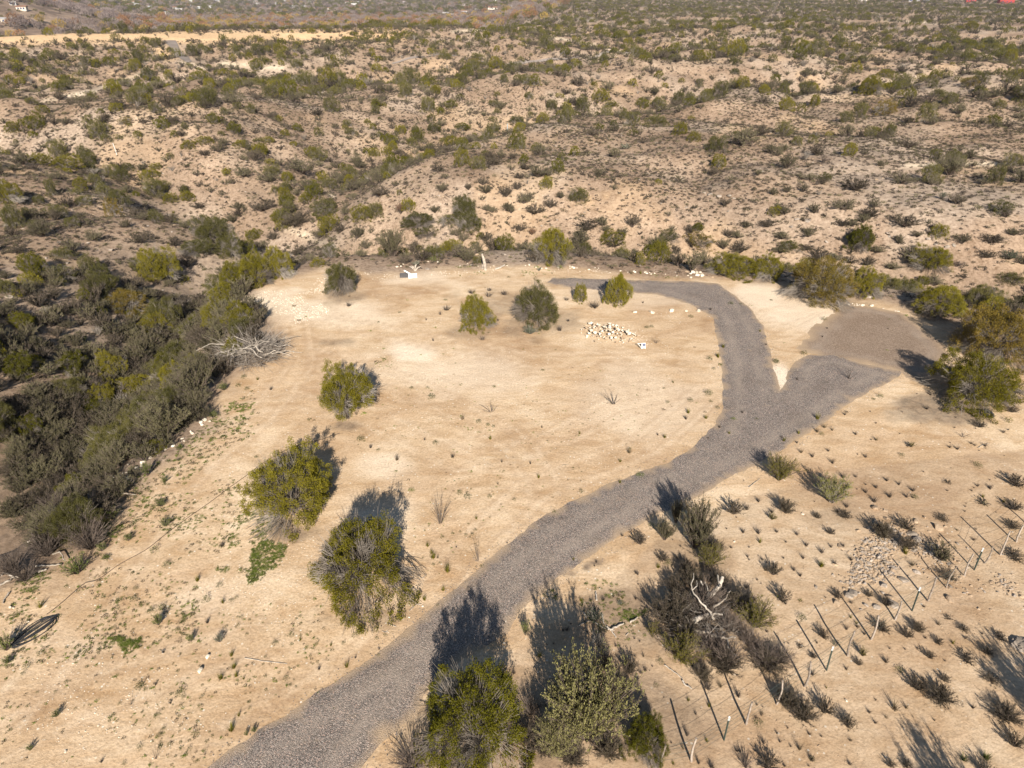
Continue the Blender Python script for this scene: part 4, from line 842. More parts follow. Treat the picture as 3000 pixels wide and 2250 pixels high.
for t, x0, y0, x1, y1, k in [('T3', 410, 355, 490, 415, 'dead'), ('T3', 750, 380, 820, 440, 'dead'), ('T3', 1530, 585, 1690, 680, 'deadb'), ('T3', 1710, 155, 1780, 195, 'dead'), ('T3', 1920, 55, 2000, 95, 'dead'), ('T2', 560, 335, 640, 380, 'dead'),
                             ('T2', 365, 350, 420, 390, 'dead'), ('T1', 160, 480, 230, 545, 'dead'), ('T1', 1165, 790, 1230, 850, 'deadb'), ('T3', 1390, 400, 1470, 450, 'dead'), ('T2', 800, 545, 860, 605, 'dead'), ('T2', 1640, 455, 1690, 520, 'dead'), ('T1', 1610, 600, 1660, 645, 'dead')]:
    place(k, t, x0, y0, x1, y1)
# more shrubs around the fence and the rocky ground
for kd, tl, x0, y0, x1, y1, lb in [
 ('brushb', 'L3', 528, 1410, 660, 1538, 'lone grey shrub on the sand right of the dead tree'), ('brushb', 'L3', 1215, 1130, 1400, 1300, None), ('brushb', 'L3', 1380, 1120, 1530, 1240, None), ('brushb', 'L3', 1400, 1200, 1540, 1370, None),
 ('brushb', 'L3', 1635, 1105, 1745, 1175, None), ('brushg', 'L3', 1585, 1285, 1790, 1445, 'grey green shrub on the rocks behind the fence'), ('brushb', 'L3', 2075, 1325, 2240, 1430, None), ('brushb', 'L3', 2100, 830, 2260, 960, None),
 ('brushb', 'L3', 2080, 1010, 2230, 1110, None), ('brushb', 'L3', 2080, 1140, 2212, 1230, None), ('brushb', 'L3', 990, 1080, 1110, 1160, None), ('brushb', 'L3', 840, 1095, 910, 1155, None), ('brushb', 'L3', 915, 1195, 1000, 1260, None),
 ('brushb', 'L3', 1870, 500, 1990, 570, None), ('brushb', 'L3', 1895, 1020, 2005, 1070, None), ('brushb', 'L3', 1690, 880, 1760, 930, None), ('brushb', 'L3', 2100, 400, 2190, 470, None),
 ('brushb', 'B3', 588, 250, 725, 385, 'dark shrub between the creosote bush and the rocks'), ('tuftg', 'B3', 730, 328, 798, 372, None), ('brushb', 'B3', 1448, 815, 1620, 960, 'upper half of the long dark shrub right of the fence'), ('brushb', 'B3', 1560, 870, 1810, 1045, 'lower half of the long dark shrub right of the fence'),
 ('brushb', 'B3', 588, 885, 780, 1080, 'dark shrub growing at the foot of a wooden fence post'), ('brushb', 'B3', 690, 960, 905, 1175, None), ('brushb', 'B3', 850, 955, 1015, 1110, None), ('brushb', 'B3', 1010, 1065, 1148, 1195, None),
 ('brushb', 'B3', 1995, 975, 2240, 1165, None), ('brushb', 'B3', 2095, 1165, 2260, 1325, None), ('straw', 'B3', 1318, 955, 1455, 1085, 'wispy straw coloured clump on open sand right of the fence'), ('brushb', 'B3', 1660, 805, 1752, 890, None), ('brushb', 'B3', 1785, 660, 1920, 770, None),
 ('brushb', 'B3', 1568, 645, 1652, 740, None), ('brushb', 'B3', 1930, 625, 2035, 715, None), ('brushb', 'B3', 1630, 565, 1705, 645, None), ('brushb', 'B3', 1498, 395, 1605, 570, None), ('brushb', 'B3', 1230, 455, 1375, 575, None), ('brushb', 'B3', 1400, 510, 1520, 610, None),
 ('brushb', 'B3', 875, 485, 975, 615, None), ('sage', 'B3', 955, 598, 1035, 655, None), ('creo', 'B3', 1138, 635, 1212, 725, 'small yellow green bush beside a fence post'), ('brushb', 'B3', 1108, 715, 1182, 785, None), ('brushb', 'B3', 818, 675, 882, 735, None), ('brushb', 'B3', 728, 615, 792, 668, None),
 ('yucca', 'B3', 1785, 1315, 1885, 1405, 'spiky yucca in the bottom right corner, left one'), ('yucca', 'B3', 1925, 1290, 2035, 1400, 'spiky yucca in the bottom right corner, right one'), ('brushb', 'B3', 1900, 1350, 2060, 1500, None),
 ('deadb', 'B3', 340, 1330, 490, 1470, None), ('brushb', 'B3', 470, 1315, 655, 1480, None), ('tuft', 'B3', 328, 900, 405, 995, None), ('deadb', 'B3', 125, 825, 225, 955, None), ('tuft', 'B3', 0, 1155, 65, 1245, None), ('tuft', 'B3', 495, 1215, 565, 1295, None),
 ('straw', 'B3', 735, 1235, 802, 1335, None), ('tuft', 'B3', 85, 1335, 135, 1425, None), ('brushb', 'B3', 1320, 1345, 1405, 1445, None), ('brushb', 'B3', 1415, 1360, 1510, 1450, None), ('brushb', 'B3', 1270, 305, 1375, 400, None), ('brushb', 'B3', 1170, 270, 1250, 340, None),
 ('brushb', 'B3', 960, 270, 1060, 350, None), ('brushb', 'B3', 1930, 800, 2080, 900, None), ('brushb', 'B3', 2010, 530, 2120, 620, None), ('brushb', 'B3', 1680, 430, 1760, 480, None), ('brushb', 'B3', 1640, 130, 1800, 230, None), ('brushb', 'B3', 1780, 490, 1870, 560, None),
 ('deadb', 'B3', -60, 190, 330, 500, 'dark leafless brush heaped behind the bleached dead limbs'), ('deadb', 'B3', 175, 560, 450, 830, 'fan of bare twigs below the bleached dead limbs'), ('deadb', 'B3', 400, 600, 690, 830, 'brown bare brush between dead limbs and fence'),
 ('deadb', 'B3', 200, 360, 420, 600, None), ('brushb', 'B3', 150, 640, 420, 870, None), ('brushb', 'B3', 430, 650, 720, 860, None), ('brushb', 'B3', -100, 420, 140, 650, None), ('brushb', 'B3', 250, 230, 480, 460, None), ('brushb', 'B3', 160, 110, 330, 300, None), ('deadb', 'B3', 560, 620, 760, 800, None), ('brushb', 'B2', 1080, 1120, 1290, 1330, None), ('brushb', 'B2', 1600, 1180, 1850, 1430, None), ('brushb', 'B2', 1380, 1180, 1620, 1480, None), ('deadb', 'B2', 1560, 930, 1800, 1200, None), ('brushb', 'B2', 1700, 800, 1900, 1000, None), ('deadb', 'B2', 1130, 900, 1330, 1150, None), ('brushb', 'B2', 700, 1330, 1000, 1560, None), ('brushb', 'B3', -140, 240, 90, 480, None), ('deadb', 'B3', 20, 330, 260, 560, None), ('brushb', 'B3', -40, 90, 160, 300, None), ('deadb', 'B3', 60, 520, 330, 760, None), ('brushb', 'L3', 100, 1240, 290, 1420, None), ('deadb', 'B3', 330, 480, 560, 700, None), ('brushb', 'B3', 60, 700, 220, 900, None),
 ('deadb', 'L1', 380, 1080, 720, 1400, 'leafless grey brush over fallen limbs at lower left'), ('deadb', 'L1', 130, 1180, 420, 1430, None), ('deadb', 'L1', -80, 1290, 190, 1548, None), ('deadb', 'B1', 20, 60, 250, 260, None), ('brushg', 'L1', -60, 980, 200, 1180, None), ('deadb', 'L1', 200, 960, 480, 1160, None)]:
    place(kd, tl, x0, y0, x1, y1, lb)
# tall plants just outside the frame whose shadows reach into it
put('brushg', 'B3', 2240, 2360, 1.1, 3.0, 'tall shrub below the bottom right corner, only its shadow in view')
put('brushg', 'B3', 2700, 1480, 1.3, 3.0, 'tall shrub beyond the right edge, only its shadow in view')

SMALL = {'B1': [('tuftg', 262, 395, 36), ('weed', 1080, 128, 26), ('tuftg', 1280, 225, 30), ('weed', 880, 278, 18), ('weed', 868, 345, 22), ('weed', 1422, 258, 22), ('weed', 1335, 352, 28), ('tuftg', 1445, 368, 26), ('weed', 1500, 352, 18), ('weed', 1532, 335, 14),
  ('weed', 985, 420, 26), ('weed', 1050, 400, 26), ('bush', 1028, 510, 48), ('weed', 1190, 482, 24), ('weed', 740, 528, 16), ('tuft', 1345, 498, 26), ('weed', 1565, 462, 16), ('weed', 1544, 512, 14), ('bush', 1240, 618, 30), ('sage', 1425, 620, 38), ('weed', 175, 785, 26),
  ('weed', 265, 700, 26), ('weed', 150, 830, 16), ('tuft', 1060, 690, 22), ('tuftg', 1500, 710, 28), ('tuftg', 1515, 790, 36), ('tuftg', 1432, 860, 36), ('tuftg', 1530, 845, 26), ('tuftg', 1580, 862, 14), ('weed', 1885, 578, 22), ('tuftg', 1945, 612, 20), ('weed', 1785, 632, 22),
  ('tuftg', 2145, 645, 16), ('tuft', 2068, 800, 22), ('weed', 1855, 862, 22), ('weed', 905, 912, 32), ('tuft', 1010, 898, 20), ('weed', 1172, 955, 32), ('weed', 1190, 982, 16), ('weed', 1172, 1035, 14), ('weed', 775, 1022, 14), ('wisp', 850, 1025, 36), ('bush', 370, 1102, 34),
  ('weed', 1020, 1100, 24), ('weed', 1160, 1105, 14), ('tuftg', 1500, 1195, 44), ('tuftg', 1548, 1100, 20), ('weed', 1620, 1052, 12), ('weed', 1030, 1230, 22), ('weed', 1062, 1185, 18), ('weed', 1265, 1222, 26), ('weed', 1100, 1288, 18), ('weed', 905, 1305, 22), ('weed', 1230, 1318, 16),
  ('bush', 198, 1322, 30), ('wisp', 1010, 1378, 46), ('tuft', 658, 1400, 24), ('weed', 805, 1412, 18), ('wisp', 1330, 1352, 30), ('weed', 490, 1055, 12), ('weed', 1720, 720, 10), ('weed', 2010, 712, 12), ('weed', 360, 945, 9), ('weed', 240, 950, 12), ('tuft', 1105, 1020, 18), ('bush', 1600, 1225, 20), ('bush', 1650, 1205, 24)],
 'L2': [('green', 455, 968, 22), ('weed', 820, 1012, 26), ('weed', 768, 990, 20), ('tuftg', 965, 635, 20), ('tuftg', 1278, 885, 22), ('straw', 1015, 928, 14), ('tuft', 1225, 795, 14), ('straw', 1040, 785, 15), ('tuftg', 875, 1152, 18), ('weed', 1120, 1028, 14), ('tuftg', 560, 1328, 24),
  ('tuftg', 585, 1375, 24), ('straw', 625, 1405, 16), ('tuftg', 690, 1492, 40), ('weed', 1555, 972, 16), ('weed', 1380, 1108, 14), ('green', 1935, 872, 30), ('tuftg', 1805, 918, 18), ('tuftg', 1503, 1418, 18), ('tuftg', 2095, 625, 20), ('tuftg', 2150, 268, 14), ('weed', 890, 525, 20),
  ('straw', 1300, 560, 14), ('tuft', 540, 640, 16), ('weed', 240, 706, 14), ('green', 355, 845, 14), ('tuft', 190, 690, 22), ('weed', 125, 640, 26), ('weed', 455, 305, 14), ('weed', 560, 305, 14), ('weed', 990, 298, 14), ('weed', 585, 370, 26), ('weed', 1305, 190, 13), ('tuftg', 1545, 600, 15),
  ('weed', 1870, 698, 12), ('tuft', 2050, 608, 13), ('weed', 2115, 398, 14), ('weed', 950, 545, 16), ('weed', 985, 555, 12), ('green', 960, 580, 12), ('weed', 960, 1010, 16), ('weed', 720, 1248, 12), ('weed', 770, 1235, 10), ('weed', 808, 1255, 12), ('weed', 850, 1252, 12), ('weed', 655, 1272, 13), ('weed', 868, 1225, 12), ('weed', 832, 1270, 10), ('weed', 690, 1300, 10), ('tuft', 1075, 1308, 10), ('weed', 597, 1450, 12), ('tuft', 745, 1335, 12)],
 'B2': [('tuftg', 660, 288, 24), ('tuftg', 540, 350, 26), ('weed', 365, 480, 22), ('tuftg', 240, 455, 24), ('tuftg', 35, 785, 30), ('tuft', 92, 725, 16), ('weed', 90, 580, 22), ('tuftg', 455, 295, 18), ('weed', 228, 600, 14), ('weed', 240, 708, 9), ('weed', 282, 578, 12), ('weed', 412, 430, 12), ('weed', 15, 630, 14), ('tuft', 1652, 105, 18), ('tuft', 1640, 130, 12), ('tuftg', 1552, 355, 18), ('weed', 1830, 385, 20), ('tuft', 245, 670, 14), ('weed', 625, 385, 8)],
 'L3': [('weed', 168, 345, 28), ('tuftg', 150, 500, 24), ('tuftg', 35, 465, 26), ('weed', 225, 432, 16), ('tuftg', 262, 42, 20), ('tuftg', 230, 105, 20), ('weed', 605, 138, 22), ('green', 330, 510, 22), ('tuftg', 300, 600, 18), ('tuft', 385, 465, 20), ('weed', 480, 508, 16), ('tuftg', 655, 648, 26), ('tuftg', 750, 600, 20),
  ('tuftg', 872, 505, 30), ('straw', 918, 560, 28), ('straw', 870, 588, 24), ('straw', 970, 578, 20), ('straw', 1255, 642, 26), ('straw', 767, 722, 22), ('tuft', 942, 712, 20), ('creo', 1480, 685, 26), ('weed', 1420, 742, 18), ('tuft', 1185, 752, 22), ('weed', 1910, 808, 28), ('creo', 578, 1155, 32), ('tuftg', 500, 1305, 24), ('tuft', 390, 1240, 28),
  ('tuft', 490, 1245, 34), ('tuft', 800, 1325, 30), ('tuft', 900, 1370, 32), ('tuftg', 895, 1460, 34), ('weed', 202, 180, 14), ('weed', 50, 385, 20), ('tuft', 20, 505, 22), ('tuft', 165, 632, 12), ('tuft', 238, 560, 18), ('tuft', 1050, 478, 16), ('weed', 900, 605, 16), ('tuft', 640, 625, 14), ('tuft', 740, 660, 16), ('tuft', 1040, 1330, 22), ('tuft', 490, 1040, 26), ('tuft', 960, 1335, 20),
  ('tuft', 1185, 980, 26), ('tuft', 1250, 950, 24), ('tuft', 1400, 930, 22), ('tuft', 1320, 905, 24), ('tuft', 1490, 970, 30), ('tuft', 1340, 1010, 32), ('tuft', 1450, 1010, 30), ('tuft', 1240, 1040, 36), ('tuft', 1060, 1075, 30), ('tuft', 1040, 885, 30), ('tuft', 1120, 880, 20), ('tuft', 970, 790, 26), ('tuft', 840, 750, 24), ('tuft', 1120, 605, 20), ('tuft', 1780, 700, 22), ('tuft', 1960, 680, 26),
  ('tuft', 1730, 690, 18), ('tuft', 1580, 440, 26), ('tuft', 740, 250, 14), ('tuft', 1005, 1105, 30), ('tuft', 1990, 950, 26), ('tuft', 1910, 940, 18)],
 'B3': [('tuft', 780, 80, 24), ('tuft', 760, 195, 24), ('tuftg', 905, 130, 26), ('tuft', 1090, 90, 30), ('tuftg', 1090, 465, 16), ('tuft', 1340, 665, 14), ('tuft', 1250, 1000, 10), ('tuft', 1520, 665, 18), ('tuft', 1880, 1050, 26), ('tuft', 1630, 1130, 16), ('tuft', 1700, 745, 14), ('tuft', 680, 1180, 14), ('tuftg', 1750, 630, 22), ('tuft', 1830, 600, 20),
  ('tuft', 1060, 800, 20), ('tuft', 610, 1215, 18), ('tuft', 350, 1330, 24), ('tuft', 700, 1300, 16), ('tuft', 1940, 570, 20), ('tuft', 85, 1090, 20), ('tuftg', 170, 1040, 22), ('tuft', 480, 1030, 18), ('tuft', 420, 70, 20), ('tuft', 430, 90, 14), ('tuft', 820, 1220, 22), ('tuft', 1440, 670, 14), ('tuft', 1060, 540, 26), ('tuft', 870, 630, 16), ('tuftg', 930, 920, 10)],
 'P5': [('tuftg', 770, 905, 10), ('weed', 240, 1205, 9), ('tuft', 595, 1325, 14), ('tuft', 550, 1190, 12), ('weed', 1980, 1240, 18), ('weed', 2010, 1235, 14), ('tuftg', 1940, 890, 18), ('straw', 1880, 890, 26), ('tuft', 1955, 1080, 12), ('weed', 740, 1470, 8), ('tuft', 1640, 1330, 10), ('tuft', 640, 1155, 20), ('tuft', 1015, 1195, 16)],
 'P6': [('tuftg', 500, 1265, 14), ('tuft', 180, 1125, 16), ('weed', 312, 1088, 18), ('weed', 375, 1090, 12), ('tuft', 935, 1245, 12), ('tuft', 905, 1300, 12), ('tuft', 1330, 1248, 10), ('weed', 55, 1172, 16), ('tuftg', 262, 1365, 16), ('tuftg', 225, 1425, 18), ('weed', 605, 1462, 20), ('tuft', 540, 1352, 12)],
 'L1': [('weed', 1600, 310, 16), ('tuftg', 1670, 250, 18), ('tuft', 1755, 315, 22), ('weed', 1580, 235, 18), ('tuftg', 1165, 690, 24), ('weed', 690, 1405, 26), ('weed', 1075, 1030, 14), ('weed', 1545, 290, 18)]}
for tl, L in SMALL.items():
    for kd, x, y, rp in L:
        px, py = tp(tl, x, y); X, Y, Z = hit(px, py); _, _, zc = project(X, Y, Z); r = max(.08, 1.18*rp/2.212*zc/FPX)
        asp = {'tuft': 1.25, 'tuftg': 1.2, 'straw': 1.2, 'weed': 1.0, 'green': .7}.get(kd, 1.2)
        spawn(kd, X, Y, Z-.01, r, r*asp*random.uniform(1.0, 1.45), px=px, py=py, lod='mid')

# ------------------------------------------------------------------ rocks
NROCK = 0
def rock(tl, x, y, rp, kind='rock', dz=0.0, label=None, group=None, flat=1.0):
    px, py = tp(tl, x, y); X, Y, Z = hit(px, py); _, _, zc = project(X, Y, Z); r = rp/2.212*zc/FPX
    return spawn(kind, X, Y, Z - r*.12 + dz, r, r*flat*random.uniform(.8, 1.15), px=px, py=py, label=label, group=group, lod='hi' if rp > 9 else 'mid',
                 tilt=(random.uniform(-.3, .3), random.uniform(-.3, .3)))
pile = poly('P5', [(1538, 1268), (1560, 1225), (1610, 1208), (1680, 1212), (1760, 1214), (1840, 1240), (1910, 1275), (1955, 1315), (1930, 1335), (1850, 1338), (1780, 1345), (1700, 1335), (1640, 1318), (1580, 1300)])
pw = [plane_pt(*p) for p in pile]; PX = np.array(pw); cnt = 0
while cnt < 150:
    a, b = rng.uniform(PX[:, 0].min(), PX[:, 0].max()), rng.uniform(PX[:, 1].min(), PX[:, 1].max())
    if not inside(np.array([a]), np.array([b]), pw)[0]: continue
    dd = float(seg_dist(np.array([a]), np.array([b]), pw, True)[0]); cnt += 1
    r = random.choice((.06, .08, .10, .12, .15, .19))*(1 if dd > .15 else .7); px, py, _ = project(a, b, 0)
    spawn(random.choice(('rockw', 'rockw', 'rock')), a, b, H1(a, b) + min(dd*.4, .48)*random.uniform(.5, 1) + .02, r, r*random.uniform(.8, 1.2), px=float(px), py=float(py), label='whitish rock heaped in the white rock pile at the back of the clearing', group='rocks heaped in the white rock pile',
          tilt=(random.uniform(-.5, .5), random.uniform(-.5, .5)), lod='hi' if r > .2 else 'mid')
def rock_line(tl, pts, n, rp, kind, jx, jy, label, group):
    q = np.array(pts, float); L = np.r_[0, np.cumsum(np.hypot(*np.diff(q, axis=0).T))]
    for _ in range(n):
        s = rng.uniform(0, L[-1]); x = np.interp(s, L, q[:, 0]) + rng.normal(0, jx); y = np.interp(s, L, q[:, 1]) + rng.normal(0, jy)
        rock(tl, x, y, rp*rng.uniform(.55, 1.35), kind, label=label, group=group)
rock_line('P5', [(1290, 862), (1450, 848), (1700, 858), (1870, 880), (2000, 886), (2190, 905)], 24, 10, 'rockw', 8, 4, 'whitish rock in the line of rocks behind the driveway end', 'rocks lined up behind the driveway end')
rock_line('P5', [(300, 850), (560, 815), (700, 815), (960, 840), (1150, 835), (1300, 850)], 18, 9, 'rockw', 12, 8, 'whitish rock along the back edge of the clearing', 'rocks along the back edge of the clearing')
rock_line('P6', [(1062, 1088), (1200, 1096), (1290, 1112), (1410, 1142)], 16, 11, 'rockw', 6, 3, 'whitish rock edging the brown gravel apron', 'rocks edging the brown gravel apron')
rock_line('L1', [(1340, 520), (1200, 620), (1040, 700), (860, 850), (720, 900)], 30, 16, 'rockw', 22, 12, 'whitish stone on the bank left of the clearing', 'stones on the bank left of the clearing')
rock_line('P6', [(25, 905), (90, 885), (155, 912)], 12, 16, 'rockw', 8, 8, 'whitish rock heaped behind the driveway bend', 'rocks heaped behind the driveway bend')
for t, x, y, rp, lb in [('P6', 108, 1132, 20, 'white boulder on the sand inside the driveway bend'), ('P5', 1905, 1138, 18, 'leftmost of three white boulders left of the driveway bend'), ('P5', 2008, 1140, 26, 'middle of three white boulders left of the driveway bend'), ('P5', 2140, 1132, 24, 'right one of three white boulders left of the driveway bend'),
                        ('P6', 20, 1132, 14, 'small white boulder at the inner driveway edge'), ('B1', 1300, 810, 28, 'flat pale rock on the sand among weeds at lower left'), ('B1', 1345, 718, 22, 'pale flat rock just above the other in the lower left sand'),
                        ('B1', 428, 1332, 14, 'small white rock near the bottom left corner'), ('L3', 780, 1118, 14, 'small white rock between two dark shrubs right of the driveway'), ('L3', 335, 1297, 11, 'small white rock beside the large grey green shrub'), ('L2', 1660, 1400, 6, None),
                        ('B2', 440, 462, 9, None), ('B2', 525, 388, 10, None), ('B2', 1062, 488, 10, 'small white rock beside the bottom right edge of the driveway'), ('B3', 1058, 1000, 12, 'small pale rock alone on the sand right of the fence'), ('B2', 1750, 312, 9, None), ('B1', 185, 490, 10, None), ('B1', 70, 395, 16, None), ('B1', 90, 400, 10, None)]:
    rock(t, x, y, rp, 'rockw', label=lb)
rock('B3', 1345, 150, 98, 'outcrop', label='large flat limestone slab in the rocky ground behind the fence', flat=.45, dz=-.12)
rock('B3', 2230, 640, 120, 'outcrop', label='largest pale outcrop at the right edge beside the fence', flat=.55, dz=-.1)
rock('B3', 2050, 405, 60, 'outcrop', label='flat pale outcrop left of the largest one at the right edge', flat=.4, dz=-.1)
rock('B3', 2180, 440, 85, 'outcrop', label='flat pale outcrop above the largest one at the right edge', flat=.4, dz=-.1)
rock('L3', 1520, 1290, 42, 'rockg', label='pale block in the rocky ground above the slab', flat=.7)
rock('L3', 1370, 1310, 30, 'rockg', flat=.7); rock('B3', 1430, 220, 44, 'rockg', flat=.5); rock('B3', 1300, 260, 34, 'rockg', flat=.8); rock('B3', 1520, 170, 30, 'rockg', flat=.7); rock('B3', 1185, 385, 22, 'rockg'); rock('B3', 1255, 400, 32, 'rockg', flat=.8)
for x, y, rp in [(180, 960, 34), (150, 985, 26), (210, 940, 22), (60, 1040, 28), (280, 1060, 26), (350, 1040, 20), (300, 890, 22), (385, 690, 20), (440, 690, 22), (500, 700, 16), (570, 690, 20), (720, 740, 24), (600, 960, 30), (480, 900, 22), (500, 930, 18), (650, 870, 16), (1010, 520, 22), (1090, 510, 26), (1130, 520, 16), (1060, 540, 18), (1210, 590, 20), (430, 820, 18), (300, 790, 14), (960, 580, 14), (470, 740, 14), (700, 880, 14), (120, 1000, 18)]:
    rock('P4', x, y, rp, 'rockg', label='weathered grey boulder on the rocky slope at left', group='boulders on the rocky left slope', flat=.8)
for x, y, rp in [(740, 540, 22), (810, 545, 30), (700, 585, 20), (930, 680, 18), (1330, 630, 20), (1340, 650, 16), (1590, 665, 22), (1710, 715, 26), (1760, 705, 22), (1500, 715, 22), (1640, 700, 18), (180, 378, 28), (240, 388, 22), (300, 385, 24), (140, 368, 18), (330, 400, 16), (1210, 1040, 34), (20, 460, 16)]:
    rock('P6', x, y, rp, 'rockg', label='weathered limestone boulder on the slope at right', group='boulders on the right slope', flat=.7)
rk_poly = poly('L3', [(1080, 1070), (1330, 1060), (1560, 1110), (1700, 1190), (1900, 1260), (2212, 1330), (2400, 1500), (2300, 1790), (1900, 1740), (1560, 1640), (1200, 1790), (900, 1720), (760, 1560), (1000, 1350), (1100, 1200)])
rw = [plane_pt(*p) for p in rk_poly]; RX = np.array(rw); cnt = 0
while cnt < 85:
    a, b = rng.uniform(RX[:, 0].min(), RX[:, 0].max()), rng.uniform(RX[:, 1].min(), RX[:, 1].max())
    if not inside(np.array([a]), np.array([b]), rw)[0] or fbm(np.array([a]), np.array([b]), 4, 3, 77)[0] < -.15: continue
    cnt += 1; r = float(np.clip(rng.lognormal(-2.15, .5), .07, .36)); z = H1(a, b); px, py, _ = project(a, b, z)
    spawn('rock' if random.random() < .6 else 'rockg', a, b, z - r*.15, r, r*random.uniform(.6, 1.0), px=float(px), py=float(py), label='angular tan rock in the stony ground behind the wire fence', group='rocks in the stony ground behind the fence', tilt=(random.uniform(-.4, .4), random.uniform(-.4, .4)), name='rock', lod='hi' if r > .16 else 'mid')

# ------------------------------------------------------------------ wire fence
def tag(o, label, cat, group=None, kind=None):
    o['label'] = label
    if cat: o['category'] = cat
    if group: o['group'] = group
    if kind: o['kind'] = kind
    return o
def empty(name, loc=(0, 0, 0)):
    o = bpy.data.objects.new(name, None); o.empty_display_size = .3; COL.objects.link(o); o.location = loc; return o
def part(name, me, parent):
    o = bpy.data.objects.new(name, me); COL.objects.link(o); o.parent = parent; return o
POSTS = [('w', 'B2', 2075, 1425, 2102, 1290), ('w', 'B3', 60, 1395, 90, 1245), ('t', 'B3', 268, 1258, 303, 1108), ('w', 'B3', 412, 1152, 450, 1010), ('w', 'B3', 607, 1025, 648, 870), ('w', 'B3', 788, 910, 832, 750), ('t', 'B3', 933, 805, 975, 655), ('w', 'B3', 1070, 712, 1115, 552),
         ('w', 'B3', 1220, 605, 1272, 452), ('w', 'B3', 1375, 480, 1420, 358), ('t', 'B3', 1487, 420, 1540, 270), ('w', 'B3', 1590, 355, 1645, 205), ('w', 'B3', 1710, 270, 1778, 130), ('w', 'B3', 1828, 195, 1885, 50), ('t', 'B3', 1890, 155, 1948, 15), ('w', 'B3', 1952, 110, 2010, 0),
         ('w', 'L3', 2060, 1385, 2122, 1230), ('w', 'L3', 2160, 1300, 2208, 1190), ('w', 'L3', 2270, 1230, 2330, 1110)]
X0, Y0, Z0 = hit(*tp('B3', 933, 805)); fence = empty('wire_fence', (X0, Y0, Z0)); tag(fence, 'wire fence of crooked wooden and thin steel posts at lower right', 'fence')
tops = []; bases = []
for ty, tl, bx, by, tx, ty_ in POSTS:
    bX, bY, bZ = hit(*tp(tl, bx, by)); d = pdir(*tp(tl, tx, ty_)); t = bY/d[1]; P1 = np.array((d[0]*t, bY, CAMH + d[2]*t)); P0 = np.array((bX, bY, bZ - .1))
    bases.append(P0 + (0, 0, .1)); tops.append(P1); o0 = np.array((X0, Y0, Z0)); g = Geo()
    if ty == 't':
        for k in range(3):
            an = k*2.1 + .4; off = np.array((math.cos(an), math.sin(an), 0))*.02
            V, F, T = tube([P0 - o0 + off, P1 - o0 + off], .017, 4); g.add(V, F); g.add(V, T)
        m = g.mesh('steel_post', [M['steel']]); c = part('steel_post', m, fence)
        V, F, T = tube([P1 - o0 - (0, 0, .16), P1 - o0 + (0, 0, .01)], .034, 5); g2 = Geo(); g2.add(V, F); g2.add(V, T); part('white_tip', g2.mesh('white_tip', [M['white']]), c)
    else:
        k = 7; u = np.linspace(0, 1, k)[:, None]; P = P0*(1-u) + P1*u - o0; bend = rng.uniform(-.07, .07, 2)
        P[:, 0] += np.sin(u[:, 0]*math.pi)*bend[0] + rng.normal(0, .008, k); P[:, 1] += np.sin(u[:, 0]*math.pi)*bend[1]
        V, F, T = tube(P, np.linspace(.040, .030, k)*rng.uniform(.85, 1.15), 6); g.add(V, F); g.add(V, T); part('wooden_post', g.mesh('wooden_post', [M['postwood']], True), fence)
for lv in (.28, .52, .76, .95):
    g = Geo(); P = []
    for a, b in zip(bases, tops): P.append(a*(1-lv) + b*lv - np.array((X0, Y0, Z0)))
    Q = []
    for a, b in zip(P[:-1], P[1:]):
        for q in (0, .33, .66): Q.append(a*(1-q) + b*q - np.array((0, 0, .02*math.sin(q*math.pi))))
    Q.append(P[-1]); V, F, T = tube(Q, .0045, 3, False); part('wire', Geo().add(V, F).mesh('wire', [M['steel']]), fence)

# ------------------------------------------------------------------ fallen wood
def polytube(tl, pts, r0, r1, lift, sides=6):
    W3 = []
    for k, (x, y) in enumerate(pts):
        l = lift[k] if isinstance(lift, (list, tuple)) else lift
        X, Y, Z = hit(*tp(tl, x, y)); d = pdir(*tp(tl, x, y)); s = l/(-d[2]); W3.append(np.array((X - d[0]*s, Y - d[1]*s, Z + l)))
    W3 = np.array(W3); n = len(W3); u = np.linspace(0, n-1, n*4); P = np.stack([np.interp(u, range(n), W3[:, j]) for j in range(3)], 1)
    P[1:-1] = (P[:-2] + P[1:-1]*2 + P[2:])/4; P[1:-1] += rng.normal(0, min(r0*.3, .015), P[1:-1].shape)
    return P, np.linspace(r0, r1, len(P))
Z3 = 1/4.608*2.212
def z3(pts): return [((1960 + x/4.608 - 2000)*2.212, (1640 + y/4.608 - 1600)*2.212) for x, y in pts]
bx, by, bz = hit(*tp('B3', 120, 520)); dt = empty('fallen_dead_tree', (bx, by, bz)); tag(dt, 'bleached dead tree limbs lying in brush left of the fence', 'dead tree')
